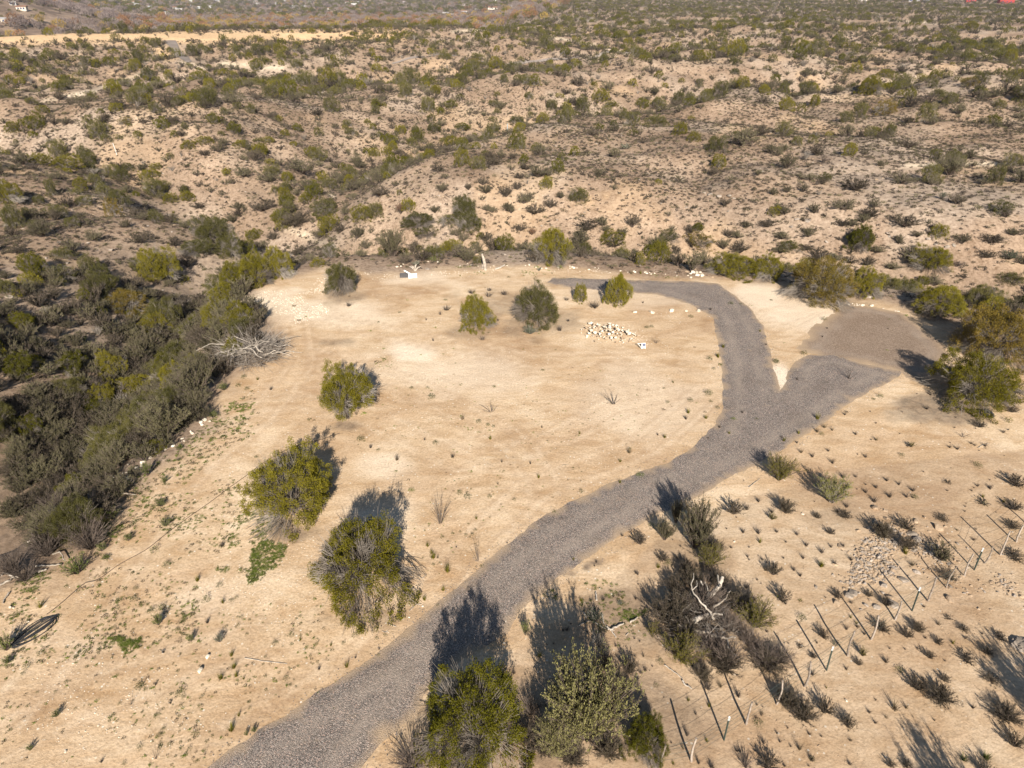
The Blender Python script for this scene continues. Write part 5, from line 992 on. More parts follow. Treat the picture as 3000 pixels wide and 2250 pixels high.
for pts, r0, r1, lf in [([(320, 835), (400, 790), (480, 750), (560, 740), (720, 740)], .13, .04, .55), ([(110, 895), (250, 905), (380, 970), (550, 985)], .14, .05, .45), ([(545, 500), (610, 430), (680, 370), (722, 235)], .11, .07, [.5, .7, .9, 1.1]),
                        ([(600, 800), (540, 680), (430, 580), (310, 420), (300, 320)], .05, .02, [.6, .8, 1, 1.1, 1.2]), ([(560, 1030), (680, 1045), (780, 1060), (900, 1045)], .08, .03, .5), ([(690, 370), (665, 290), (655, 210)], .05, .04, 1.0),
                        ([(600, 640), (720, 560), (830, 420)], .05, .02, .8), ([(300, 315), (335, 250), (330, 180)], .025, .012, 1.2), ([(780, 1060), (800, 1180), (760, 1200)], .05, .02, .5), ([(310, 410), (380, 350), (375, 280)], .025, .01, 1.1), ([(370, 850), (430, 910)], .04, .03, .5),
                        ([(0, 610), (50, 660), (70, 600)], .05, .03, .5), ([(490, 300), (525, 415)], .03, .02, .9), ([(430, 290), (450, 340)], .04, .03, .9), ([(790, 1180), (900, 1290), (940, 1340)], .03, .012, .5)]:
    P, rr_ = polytube('B3', z3(pts), r0, r1, lf); V, F, T = tube(P - np.array((bx, by, bz)), rr_, 6); g = Geo(); g.add(V, F); g.add(V, T); part('limb', g.mesh('limb', [M['palewood']], True), dt)
SC_TW = np.random.default_rng(5)
def twig_mass(center, R0, n, L, mat, hgt, name='twigs', thick=.006):
    a = SC_TW.uniform(0, 6.283, n); rr_ = np.sqrt(SC_TW.random(n))*R0; P0 = np.stack([np.cos(a)*rr_, np.sin(a)*rr_, SC_TW.random(n)*hgt*(1-rr_/R0*.6)], 1)
    d = unit(SC_TW.normal(size=(n, 3))*np.array([1, 1, .55]) + np.stack([np.cos(a), np.sin(a), np.full(n, .3)], 1)*.8); P2 = P0 + d*SC_TW.uniform(.4, 1, n)[:, None]*L
    P2[:, 2] = np.maximum(P2[:, 2], .02); P1 = (P0+P2)/2 + SC_TW.normal(0, L*.12, (n, 3)); V, F = twigs(P0, P1, P2, thick*1.6, thick*.7, 3, 3)
    return mesh_arr(name, V, [F], [mat])
part('twigs', twig_mass(0, 1.3, 700, .8, M['twigpale'], .9, thick=.005), dt)
# dead brush pile at the left edge of the clearing
bx, by, bz = hit(*tp('P4', 1640, 1420)); bp = empty('dead_brush_pile', (bx, by, bz)); tag(bp, 'silvery pile of dead branches at the left edge of the clearing', 'brush pile')
for k in range(26):
    a = k*2.4; L = random.uniform(1.3, 2.9); c, s = math.cos(a), math.sin(a); st0 = np.array((random.uniform(-1, 1), random.uniform(-.8, .8), random.uniform(.2, .7)))
    P = np.array([st0 + np.array((c*L*t*1.15, s*L*t*.8, .5*math.sin(t*2.6)*random.uniform(.5, 1.2) - .25*t)) for t in np.linspace(0, 1, 7)]); P[1:-1] += rng.normal(0, .06, (5, 3)); P[:, 2] = np.maximum(P[:, 2], .04)
    V, F, T = tube(P, np.linspace(random.uniform(.035, .06), .012, 7), 5); g = Geo(); g.add(V, F); g.add(V, T); part('limb', g.mesh('limb', [M['palewood']], True), bp)
part('twigs', twig_mass(0, 1.9, 900, 1.7, M['twigpale'], 1.0, thick=.0065), bp)
part('dark_twigs', twig_mass(0, 1.8, 500, .9, M['twig'], .8, thick=.008), bp)
BR = [('L1', [(320, 1060), (355, 1110), (358, 1175)], .05, 'curved pale limb standing in the dead brush at left'), ('L1', [(488, 1065), (500, 1150), (545, 1255)], .05, 'long pale limb right of the curved one in the dead brush'), ('L1', [(250, 1180), (300, 1200), (345, 1300)], .04, None), ('L1', [(430, 1220), (450, 1205), (490, 1200)], .04, None),
      ('L1', [(640, 690), (650, 640), (690, 600), (760, 620)], .03, 'arched pale branch over the stony bank at left'), ('L1', [(750, 800), (775, 760), (830, 800)], .035, None), ('L1', [(750, 965), (800, 985), (880, 995)], .03, None), ('L1', [(340, 1380), (390, 1360), (420, 1420)], .04, None), ('L1', [(180, 1300), (240, 1270), (270, 1240)], .04, None),
      ('B1', [(0, 250), (60, 225), (90, 195), (185, 212)], .05, 'bleached limb at the left edge in the dead brush'), ('B1', [(95, 205), (30, 170), (10, 190)], .05, None), ('B1', [(60, 300), (30, 340), (20, 370)], .04, None), ('B1', [(230, 130), (290, 125), (400, 120)], .05, 'cut pale log beside the lower left brush'), ('B1', [(250, 165), (300, 150)], .06, None),
      ('B2', [(1535, 515), (1590, 490), (1625, 480)], .03, None), ('B2', [(1570, 430), (1590, 465)], .045, None), ('B2', [(1690, 440), (1700, 500), (1710, 520)], .04, None), ('B2', [(1740, 540), (1790, 520), (1830, 500)], .05, 'pale limb among green weeds at bottom right of the driveway'), ('B2', [(1870, 490), (1890, 485), (1920, 460)], .045, None),
      ('B2', [(1720, 520), (1760, 560), (1780, 590)], .035, None), ('B2', [(1640, 490), (1700, 530), (1770, 545)], .03, None), ('B2', [(1845, 580), (1860, 560)], .02, None), ('B2', [(1655, 350), (1650, 300)], .045, None), ('B2', [(2110, 380), (2150, 410), (2175, 440)], .05, None), ('B2', [(2095, 770), (2150, 810), (2212, 860)], .025, None),
      ('B3', [(0, 870), (20, 900), (60, 925)], .04, 'short pale stick on the sand left of the fence'), ('B1', [(1585, 725), (1700, 745), (1860, 762)], .014, None), ('B1', [(1055, 695), (1050, 675), (1070, 670)], .02, None), ('L3', [(430, 945), (460, 920), (500, 890)], .02, None), ('L3', [(1915, 690), (1945, 670), (1985, 660)], .016, None),
      ('B2', [(490, 190), (530, 210), (550, 180)], .018, None), ('B2', [(440, 420), (480, 380), (520, 375)], .018, None), ('B2', [(310, 505), (355, 522)], .016, None), ('B2', [(265, 550), (290, 560), (305, 545)], .014, None), ('L2', [(1430, 803), (1475, 800)], .012, None), ('P5', [(1000, 858), (1030, 850), (1058, 832)], .11, 'pale log lying at the back edge of the clearing')]
for tl, pts, r, lb in BR:
    P, rr_ = polytube(tl, pts, r, r*.6, r*1.1 + (.15 if r > .028 and tl == 'L1' else 0)); c0 = P[0].copy(); V, F, T = tube(P - c0, rr_, 6); g = Geo(); g.add(V, F); g.add(V, T)
    o = bpy.data.objects.new('fallen_branch', g.mesh('fallen_branch', [M['palewood']], True)); COL.objects.link(o); o.location = c0
    dead = 'in the dead brush at lower left' if tl in ('L1',) or (tl == 'B1' and pts[0][0] < 400) else 'on the sand left of the driveway' if tl in ('B1', 'L2') or (tl == 'B2' and pts[0][0] < 700) else 'among weeds right of the driveway'
    ALL.append((o, 'branch', *tp(tl, *pts[0]), lb or 'bleached fallen branch ' + dead)); o['category'] = 'branch'; o['group'] = 'fallen branches'
X, Y, Z = hit(*tp('P5', 932, 862)); g = Geo(); V, F, T = tube([(0, 0, -.1), (-.03, .03, .5), (-.12, .05, 1.0), (-.25, .02, 1.45)], np.array([.17, .14, .13, .07]), 8); g.add(V, F); g.add(V, T)
V, F, T = tube([(-.3, .1, -.05), (-.22, .08, .35), (-.1, .05, .7)], np.array([.06, .06, .05]), 6); g.add(V, F); g.add(V, T)
o = bpy.data.objects.new('tree_stump', g.mesh('tree_stump', [M['palewood']], True)); COL.objects.link(o); o.location = (X, Y, Z); tag(o, 'pale leaning snag standing at the back edge of the clearing', 'stump')
X, Y, Z = hit(*tp('P5', 478, 868)); g = Geo()
for e in ((-.5, .1, .35), (.5, .2, .3), (.15, 0, .6), (-.25, -.2, .5)):
    V, F, T = tube([(0, 0, 0), (e[0]*.5, e[1]*.5, e[2]*.75), e], np.array([.13, .08, .03]), 6); g.add(V, F); g.add(V, T)
o = bpy.data.objects.new('tree_stump', g.mesh('root_stump', [M['palewood']], True)); COL.objects.link(o); o.location = (X, Y, Z); tag(o, 'bleached root stump behind the dark bin at the back of the clearing', 'stump')

# ------------------------------------------------------------------ man-made bits
# black hose: loose coil and long line
A = np.array(hit(*tp('B1', 100, 640))); B = np.array(hit(*tp('B1', 352, 468))); ax = B - A; L = np.linalg.norm(ax[:2]); ux = ax[:2]/L; uy = np.array((-ux[1], ux[0])); P = []
for lp in range(7):
    w = .05 + .38*((lp*.37) % 1); s0 = random.uniform(-.12, .02)*L; s1 = L*random.uniform(.93, 1.06)
    for q in range(26):
        t = q/26*2*math.pi; s = s0 + (s1-s0)*(.5 - .5*math.cos(t)); lat = w*math.sin(t)*(1.1 - .25*math.cos(t)) + .05*math.sin(lp*2.3) ; p = A[:2] + ux*s + uy*lat*(1 if lp % 3 else -1)
        P.append((p[0], p[1], 0))
P = np.array(P); P[:, 2] = height(P[:, 0], P[:, 1]) + .03 + np.repeat(np.arange(7), 26)*.012
V, F, T = tube(P - P[0], .018, 5); g = Geo(); g.add(V, F); g.add(V, T); o = bpy.data.objects.new('hose_coil', g.mesh('hose_coil', [M['rubber']], True)); COL.objects.link(o); o.location = P[0]
tag(o, 'black hose in a long loose coil on the sand at lower left', 'hose')
pts = [tp('L1', *p) for p in [(2200, 600), (2080, 635), (1960, 665), (1820, 722), (1700, 790), (1600, 872), (1450, 975), (1290, 1092), (1150, 1200), (1000, 1310), (900, 1375), (800, 1440), (700, 1500), (620, 1545)]] + [tp('B1', *p) for p in [(560, 240), (430, 345), (300, 440)]]
W3 = []
for a, b in pts: X, Y, Z = hit(a, b); W3.append((X, Y))
W3 = np.array(W3); n = len(W3); u = np.linspace(0, n-1, n*9); Q = np.stack([np.interp(u, range(n), W3[:, 0]), np.interp(u, range(n), W3[:, 1])], 1); Q += np.stack([np.sin(u*2.1), np.cos(u*1.7)], 1)*.05
P = np.c_[Q, height(Q[:, 0], Q[:, 1]) + .018]; V, F, T = tube(P - P[0], .017, 4); g = Geo(); g.add(V, F); g.add(V, T)
o = bpy.data.objects.new('water_pipe', g.mesh('water_pipe', [M['drydark']], True)); COL.objects.link(o); o.location = P[0]; tag(o, 'thin dark pipe laid straight across the sand on the left', 'pipe')
# tyre under the right juniper
X, Y, Z = hit(*tp('L3', 1972, 478)); g = Geo(); sec = 18; prof = [(.22, .0), (.31, .0), (.335, .04), (.335, .15), (.31, .19), (.22, .19), (.20, .16), (.20, .03)]; V = []; F = []
for k in range(sec):
    a = k/sec*6.2832
    for rr_, zz in prof: V.append((math.cos(a)*rr_, math.sin(a)*rr_, zz))
m_ = len(prof)
for k in range(sec):
    for j in range(m_): F.append((k*m_+j, ((k+1) % sec)*m_+j, ((k+1) % sec)*m_+(j+1) % m_, k*m_+(j+1) % m_))
g.add(V, F); o = bpy.data.objects.new('tyre', g.mesh('tyre', [M['rubber']], True)); COL.objects.link(o); o.location = (X, Y, Z+.02); o.rotation_euler = (.35, .15, .4); tag(o, 'old black tyre lying under the light olive juniper at right', 'tyre')
# white frame with a dark blue panel beside the rock pile
X, Y, Z = hit(*tp('P5', 1948, 1376)); fr = empty('plastic_frame', (X, Y, Z)); tag(fr, 'white plastic frame with dark blue panel beside the white rock pile', 'frame')
def rbox(name, mat, x0, x1, y0, y1, z0, z1, rx=0.0, rz=0.0, off=(0, 0, 0), par=fr):
    V, F = box(x0, x1, y0, y1, z0, z1); c, s = math.cos(rx), math.sin(rx); V = np.stack([V[:, 0], V[:, 1]*c - V[:, 2]*s, V[:, 1]*s + V[:, 2]*c], 1); c, s = math.cos(rz), math.sin(rz)
    V = np.stack([V[:, 0]*c - V[:, 1]*s, V[:, 0]*s + V[:, 1]*c, V[:, 2]], 1) + np.array(off); return part(name, Geo().add(V, F).mesh(name, [M[mat]]), par)
rbox('panel', 'white', .02, .38, -.03, .03, .03, .62, rx=-.45); rbox('blue_inset', 'navy', .05, .36, -.036, -.031, .30, .52, rx=-.45)
rbox('side_rail', 'white', -.06, -.02, -.02, .02, 0, .62, rx=-.5); rbox('cross_bar', 'white', -.45, -.05, -.02, .02, .56, .60, rx=-.5, rz=.15)
V, F, T = tube([(-.03, -.02, .02), (-.2, .12, .25), (-.42, .28, .5)], .022, 6); part('strut', Geo().add(V, F).mesh('strut', [M['white']]), fr)
V, F, T = tube([(-.1, .02, .02), (-.28, .2, .22), (-.5, .33, .42)], .02, 6); part('strut', Geo().add(V, F).mesh('strut', [M['steel']]), fr)
an = np.linspace(0, 6.283, 13); V, F, T = tube(np.stack([.2+.1*np.cos(an), -.09+.0*an, .16+.07*np.sin(an)], 1), .015, 5, False); part('ring', Geo().add(V, F).mesh('ring', [M['steel']]), fr)
# open bin and white boards at the back of the clearing
X, Y, Z = hit(*tp('P5', 408, 908)); bn = empty('open_bin', (X, Y, Z)); tag(bn, 'dark open bin lying at the back left of the clearing', 'bin'); bn.rotation_euler = (0, 0, .1)
for nm_, b_ in (('floor_panel', (-.6, .6, -.4, .4, 0, .03)), ('front_wall', (-.6, .6, -.43, -.40, 0, .34)), ('back_wall', (-.6, .6, .40, .43, 0, .42)), ('side_wall', (-.63, -.60, -.43, .43, 0, .38)), ('side_wall', (.60, .63, -.43, .43, 0, .38))):
    part(nm_, Geo().add(*box(*b_)).mesh(nm_, [M['binplastic']]), bn)
bn.scale = (.6, .6, .6); fr.scale = (.66, .66, .66)
X, Y, Z = hit(*tp('P5', 462, 920))
o = bpy.data.objects.new('white_board', Geo().add(*box(-.35, .4, -.05, .5, 0, .04)).mesh('white_board', [M['white']])); COL.objects.link(o); o.location = (X, Y, Z+.06); o.rotation_euler = (.35, -.06, .15); tag(o, 'flat white board tilted on the ground beside the dark bin', 'board')
o = bpy.data.objects.new('white_board', Geo().add(*box(-.5, .5, -.07, .07, 0, .04)).mesh('white_plank', [M['white']])); COL.objects.link(o); o.location = (X-.3, Y+.2, Z+.38); o.rotation_euler = (.2, .45, -.25); tag(o, 'narrow white plank leaning across the edge of the dark bin', 'board')
X, Y, Z = hit(*tp('P4', 757, 118)); V, F, T = tube([(0, 0, -.1), (-.03, 0, 1.0), (-.12, 0, 1.9)], .035, 6); o = bpy.data.objects.new('marker_post', Geo().add(V, F).add(V, T).mesh('marker_post', [M['white']])); COL.objects.link(o); o.location = (X, Y, Z); tag(o, 'thin white marker post on the left hillside', 'post')
X, Y, Z = hit(*tp('T2', 1076, 848)); V, F, T = tube([(0, 0, -.1), (0, 0, 1.6)], .045, 6); o = bpy.data.objects.new('marker_post', Geo().add(V, F).add(V, T).mesh('marker_post', [plainmat('pale_blue_paint', (.35, .6, .75))])); COL.objects.link(o); o.location = (X, Y, Z); tag(o, 'pale blue marker post below the junipers at top centre', 'post')

# ------------------------------------------------------------------ houses across the valley
M['housewhite'] = plainmat('off_white_wall', (.6, .58, .54), None, 1); M['roofgrey'] = plainmat('grey_roof', (.42, .41, .40), None, 1); M['cream'] = plainmat('cream_wall', (.62, .55, .45), None, 1); M['redwall'] = plainmat('red_wall', (.40, .06, .05), None, 1); M['roofbrown'] = plainmat('brown_roof', (.28, .15, .10), None, 1)
def house(tl, x0, y1, w, hgt=2.7, wall='white', roof='roofgrey', lb=None):
    px, py = tp(tl, x0 + w/2, y1); X, Y, Z = hit(px, py); D = math.hypot(X, Y); _, _, zc = project(X, Y, Z)
    if D < 500: return
    wd = w/2.212*zc/FPX; wd = min(wd*.8, 15); dp = wd*.5; o = empty('house', (X, Y + dp/2, Z - .5)); o.rotation_euler = (0, 0, random.uniform(-.3, .3))
    hw, hd = wd/2, dp/2; part('wall', Geo().add(*box(-hw, hw, -hd, hd, 0, hgt+.5)).mesh('house_wall', [M[wall]]), o); e = .5; z0 = hgt + .5; z1 = z0 + dp*.22
    V = np.array([(-hw-e, -hd-e, z0), (hw+e, -hd-e, z0), (hw+e, hd+e, z0), (-hw-e, hd+e, z0), (-hw-e, 0, z1), (hw+e, 0, z1)]); g = Geo(); g.add(V, [(0, 1, 5, 4), (2, 3, 4, 5), (0, 3, 2, 1)]); g.add(V, [(0, 4, 3), (1, 2, 5)])
    part('roof', g.mesh('house_roof', [M[roof]]), o); g3 = Geo()
    for q in (-.55, 0, .55): part('window', Geo().add(*box(hw*q - .6, hw*q + .6, -hd-.06, -hd-.01, 1.4, 2.6)).mesh('window', [M['navy']]), o)
    o['category'] = 'house'; o['group'] = 'houses scattered across the valley'
    ALL.append((o, 'house', px, py, lb or {'white': 'white', 'housewhite': 'white', 'cream': 'cream coloured', 'redwall': 'red walled'}[wall] + ' house with ' + {'roofgrey': 'grey', 'white': 'white', 'housewhite': 'white', 'roofbrown': 'brown'}[roof] + ' roof ' + ('in the valley at upper left' if px < 700 else 'in the valley at top centre' if px < 1700 else 'on the plateau at upper right')))
for tl, L in {'T1': [(60, 35, 45), (100, 68, 75, 'b'), (0, 148, 90, 'c'), (790, 8, 40), (830, 20, 45), (800, 40, 60), (865, 36, 40), (955, 52, 30), (960, 75, 22), (1040, 60, 45), (1055, 42, 28), (1115, 58, 50), (1135, 70, 50, 'c'), (1060, 92, 40), (1210, 45, 34), (1260, 56, 40), (1350, 52, 50), (1140, 22, 34), (1200, 14, 50), (1380, 14, 60, 'c'), (1490, 50, 30),
             (1630, 14, 40), (1650, 30, 34), (1770, 28, 30), (1885, 48, 44), (1945, 46, 40), (2110, 62, 30, 'b'), (1990, 16, 30), (1770, 90, 30), (1170, 124, 60, 'c'), (1560, 20, 30, 'c'), (1830, 12, 40)],
            'T2': [(20, 20, 30), (60, 33, 40), (85, 20, 34), (150, 10, 56, 'b'), (395, 16, 22), (455, 5, 36), (560, 118, 44), (650, 96, 50, 'c'), (705, 108, 56), (770, 82, 48), (140, 178, 55), (155, 158, 50, 'b'), (415, 158, 50, 'c'), (780, 36, 22), (990, 9, 44), (1095, 54, 56, 'c'), (940, 62, 90, 'b'), (860, 72, 40, 'c')],
            'T3': [(1140, 8, 60, 'c'), (1465, 12, 24), (1505, 8, 34), (1560, 10, 44)]}.items():
    for h in L:
        c = h[3] if len(h) > 3 else 'w'; house(tl, h[0], h[1], h[2], wall={'w': 'housewhite', 'b': 'cream', 'c': 'cream'}[c], roof={'w': 'housewhite' if h[0] % 3 == 0 else 'roofgrey' if h[0] % 3 == 1 else 'roofbrown', 'b': 'roofbrown', 'c': 'roofgrey'}[c])
house('T3', 1835, 14, 72, 3.5, 'redwall', 'white', 'small red building with pale roof at the top right'); house('T3', 2045, 22, 118, 5, 'redwall', 'roofgrey', 'large red barn with grey roof at the top right corner')

# ------------------------------------------------------------------ random growth between the listed plants
LX = np.array([b[0] for b in BL]); LY = np.array([b[1] for b in BL]); LR = np.array([b[2] for b in BL])
def clear_of(x, y, k=.8):
    ok = np.ones(len(x), bool)
    for s in range(0, len(x), 4000):
        d = np.hypot(x[s:s+4000, None] - LX, y[s:s+4000, None] - LY) - LR*k; ok[s:s+4000] = d.min(1) > 0
    return ok
def cand(dens, r0, r1, azm=43):
    n = int(dens*(r1*r1 - r0*r0)*R(azm)); a = rng.uniform(-R(azm), R(azm), n); r = np.sqrt(rng.uniform(r0*r0, r1*r1, n)); x = r*np.sin(a); y = r*np.cos(a); z = height(x, y)
    px, py, zc = project(x, y, z); k = (px > -260) & (px < 3260) & (py < 2600); return x[k], y[k], z[k], px[k], py[k], zc[k]
TH_W = poly('O', THICK)
def zones(x, y, px, py):
    pad = inside(x, y, PAD); dpad = seg_dist(x, y, PAD, True)
    th = inside(px, py, TH_W) & ~pad
    rv = np.exp(-(seg_dist(x, y, RAV1)/8)**2)
    r2 = np.maximum(np.exp(-(seg_dist(x, y, RAV2)/8)**2), np.maximum(np.exp(-(seg_dist(x, y, RAV3)/15)**2), .8*np.exp(-(seg_dist(x, y, RAV4)/26)**2)))
    return pad, dpad, th, rv, r2
STUFF = []
OPEN = [('T1', [(1095, 262), (1150, 330), (1250, 410)], 34), ('T1', [(280, 655), (600, 590), (900, 490)], 18), ('T1', [(1440, 415), (1560, 430), (1820, 445)], 20), ('T2', [(740, 205), (900, 190), (1100, 165), (1270, 135)], 14),
        ('T2', [(1340, 232), (1480, 262), (1650, 300), (1850, 345)], 9), ('T2', [(330, 415), (900, 400), (1500, 380), (2000, 350)], 7), ('T1', [(-300, 262), (0, 258), (400, 240), (1000, 242), (1500, 240), (2212, 236)], 40), ('P4', [(2110, 350), (2160, 390)], 14), ('P4', [(1860, 590), (2120, 700)], 14)]
def is_open(px, py):
    m = np.zeros(len(px))
    for t, pts, w in OPEN: m = np.maximum(m, seg_px(px, py, t, pts, w*.6))
    return m > .5
def groups(x, y): return fbm(x, y, 14, 4, 201)
# shrubs
x, y, z, px, py, zc = cand(1.7, 14, 75); pad, dpad, th, rv, r2 = zones(x, y, px, py)
dens = np.where(th, 1.35, 0) + rv*.95*(~th) + .08; k = (~pad) & (dpad > .4) & (rng.random(len(x)) < dens/1.7) & clear_of(x, y, .55)
near = [(a, b, c, d, e, f, rng.uniform(.4, 1.15)*(1+.35*float(v)), 1 + .9*float(v)*(1-float(t_))) for a, b, c, d, e, f, v, t_ in zip(x[k], y[k], z[k], px[k], py[k], zc[k], rv[k], th[k])]
x, y, z, px, py, zc = cand(.40, 75, 430); pad, dpad, th, rv, r2 = zones(x, y, px, py)
far_ = sst(190, 330, np.hypot(x, y)); left = 1 - sst(900, 1500, px)
dens = .030 + .24*r2 + rv*.40 + .085*far_ + .085*sst(.0, .5, groups(x, y)) + .09*sst(1500, 3000, px)*sst(.1, .4, groups(x, y)) + .03*left
k = (rng.random(len(x)) < dens/.40) & clear_of(x, y, .8) & ~(is_open(px, py) & (rng.random(len(x)) < .92))
near += [(a, b, c, d, e, f, float(np.clip(rng.lognormal(-.22, .36), .4, 1.9)*(1+.35*float(e < 330))), 0) for a, b, c, d, e, f in zip(x[k], y[k], z[k], px[k], py[k], zc[k])]
n_tree = sum(1 for a in ALL if a[0].name.startswith('juniper')); n_shr = sum(1 for a in ALL if a[0].name.startswith('desert_shrub'))
near.sort(key=lambda q: -q[6]/q[5])
ps = {}
def stuff_add(key, *row): ps.setdefault(key, []).append(row)
for a, b, c, d, e, f, r, thk in near:
    u = random.random(); tree = u < (.08 + .38*(thk-1) if thk else .14)
    kd = random.choice(('jdull', 'jdull', 'jdeep', 'jdull', 'jun')) if tree else random.choices(('brush', 'brushb', 'brushg', 'deadb', 'dead'), (24, 34, 24, 17, 1) if thk else (36, 40, 12, 8, 3))[0]
    hh = r*random.uniform(.85, 1.35) if (thk or tree) else r*random.uniform(.75, 1.15)
    if tree: r *= 1.25; hh = r*random.uniform(1.1, 1.6)
    pxs = 2*r*FPX/f; lod = 'hi' if pxs > 75 else 'mid' if pxs > 22 else 'far'; inview = -20 < d < 3020 and -10 < e < 2270
    if inview and tree and n_tree < 298: n_tree += 1
    elif inview and not tree and NAMES[kd] == 'desert_shrub' and n_shr < 298: n_shr += 1
    else:
        stuff_add((kd, 'mid' if pxs > 40 else 'far'), a, b, c - .05, r, hh); continue
    spawn(kd, a, b, c - .05, r, hh, px=d, py=e, lod=lod)
# beyond 430 m: scrub on the plateau and the valley floor
x, y, z, px, py, zc = cand(.042, 430, 1500); V_ = 1 - sst(-5, 5, np.degrees(np.arctan2(x, y))); rr_ = np.hypot(x, y)
k = rng.random(len(x)) < np.where(V_ > .5, .45, .60 + .4*sst(0, .4, fbm(x, y, 60, 3, 220)))*np.where(rr_ > 1150, .5, 1)
for a, b, c, v, q, d, e in zip(x[k], y[k], z[k], V_[k], rr_[k], px[k], py[k]):
    v = float(random.random() < v)
    if v > .5 and d < 470 and e < 66 + 16*(d/470)**2 and q < 1200:
        if random.random() < .35: rr2 = random.uniform(1.2, 2.4); stuff_add((random.choice(('brushb', 'jdeep', 'jdull')), 'far'), a, b, c, rr2, rr2)
        continue
    if v > .5 and 620 < q < 1180 and random.random() < .85*float(np.exp(-((q-880)/210)**2)):
        rr2 = random.uniform(3.0, 5.5); stuff_add((random.choices(('yt', 'rt', 'bt', 'jdeep'), (10, 22, 50, 18))[0], 'far'), a, b, c, rr2, rr2*1.5)
    else: rr2 = random.uniform(1.2, 2.6); stuff_add((random.choice(('jdull', 'brushb', 'brush', 'brush', 'brushb', 'jdeep', 'dead')), 'far'), a, b, c, rr2, rr2*1.0)
# extra riverside trees in a belt
for _ in range(7000):
    az = R(random.uniform(-40, 1)); q = math.sqrt(random.uniform(1150**2, 2700**2)); a, b = q*math.sin(az), q*math.cos(az); rr2 = random.uniform(2.5, 5.5); stuff_add((random.choices(('bt', 'jdeep', 'jdull', 'brushb', 'rt', 'yt'), (22, 26, 22, 26, 3, 2))[0], 'far'), a, b, H1(a, b), rr2, rr2*1.2)
for _ in range(700):
    az = R(min(random.uniform(-36, 1), random.uniform(-30, 4))); q = random.gauss(905, 50); a, b = q*math.sin(az), q*math.cos(az); clump = fbm(np.array([a]), np.array([b]), 70, 2, 230)[0]
    kd = ('yt' if clump > .24 else 'rt' if clump > .02 else 'bt') if random.random() < .8 else random.choice(('yt', 'rt', 'bt', 'bt', 'jdeep')); rr2 = random.uniform(3.0, 6.0); stuff_add((kd, 'far'), a, b, H1(a, b), rr2, rr2*1.4)
for kk, mm in (('yt', 'yellow'), ('rt', 'rust'), ('bt', 'bare')):
    PROTO[kk, 'far'] = [{'whole': (lambda G: (Geo().add(*G[1], 0).add(G[0].V[0], G[0].F[4][0], 1)).mesh('valley_tree', [M[mm], M['bark']]))(mk_juniper(s, 60, 12, .12, trunky=.4))} for s in (301, 302)]
# tufts on the open slopes
x, y, z, px, py, zc = cand(3.2, 30, 78); pad, dpad, th, rv, r2 = zones(x, y, px, py); k = (~pad) & (dpad > .6) & (rng.random(len(x)) < .55 - .3*rv)
for a, b, c in zip(x[k], y[k], z[k]): r = random.uniform(.12, .32); stuff_add(('mtuft', 'far'), a, b, c, r, r*random.uniform(.7, 1.2))
x, y, z, px, py, zc = cand(3.3, 78, 190); dn = .45 + .55*sst(-.3, .4, fbm(x, y, 9, 3, 240)); k = rng.random(len(x)) < dn
for a, b, c in zip(x[k], y[k], z[k]): r = random.uniform(.14, .38); stuff_add(('mtuft', 'far'), a, b, c, r, r*random.uniform(.7, 1.2))
x, y, z, px, py, zc = cand(.50, 190, 430); k = (rng.random(len(x)) < .85) & ~is_open(px, py)
for a, b, c in zip(x[k], y[k], z[k]): r = random.uniform(.25, .55); stuff_add(('mtuft', 'far'), a, b, c, r, r*random.uniform(.7, 1.1))
# sand right of the driveway: many small tufts, few on the clearing
x, y, z, px, py, zc = cand(3.0, 12, 62); pad, dpad, th, rv, r2 = zones(x, y, px, py); road = inside(x, y, ROAD) | inside(x, y, APRON); ox, oy = px/1.3562, py/1.3562
right = pad & ~road & inside(ox, oy, [(2500, 860), (1950, 840), (1700, 990), (1480, 1100), (1350, 1240), (1120, 1400), (900, 1700), (2500, 1800)]); cl = fbm(x, y, 5, 3, 250)
dens = np.where(right, .45 + 1.5*sst(-.1, .45, cl)*sst(980, 1150, oy), .06)*(~road) + np.where(road & (fbm(x, y, 2, 2, 251) > .25), .05, 0); k = pad & (rng.random(len(x)) < dens/3.0)
sm = [(a, b, c, d, e, f, float(np.clip(rng.lognormal(-2.05, .38), .05, .3)), bool(q)) for a, b, c, d, e, f, q in zip(x[k], y[k], z[k], px[k], py[k], zc[k], right[k])]
sm.sort(key=lambda q: -q[6]/q[5]); nt = 0
for a, b, c, d, e, f, r, q in sm:
    kd = random.choices(('tuft', 'straw', 'tuftg', 'weed'), (70, 10, 10, 10) if q else (15, 15, 15, 55))[0]
    if nt < 120 and 0 < d < 3000 and e < 2250: nt += 1; spawn(kd, a, b, c-.01, r, r*random.uniform(.8, 1.5), px=d, py=e, lod='mid')
    else: stuff_add(('speck' if not q else 'tuft', 'mid'), a, b, c-.01, r, r*1.0)
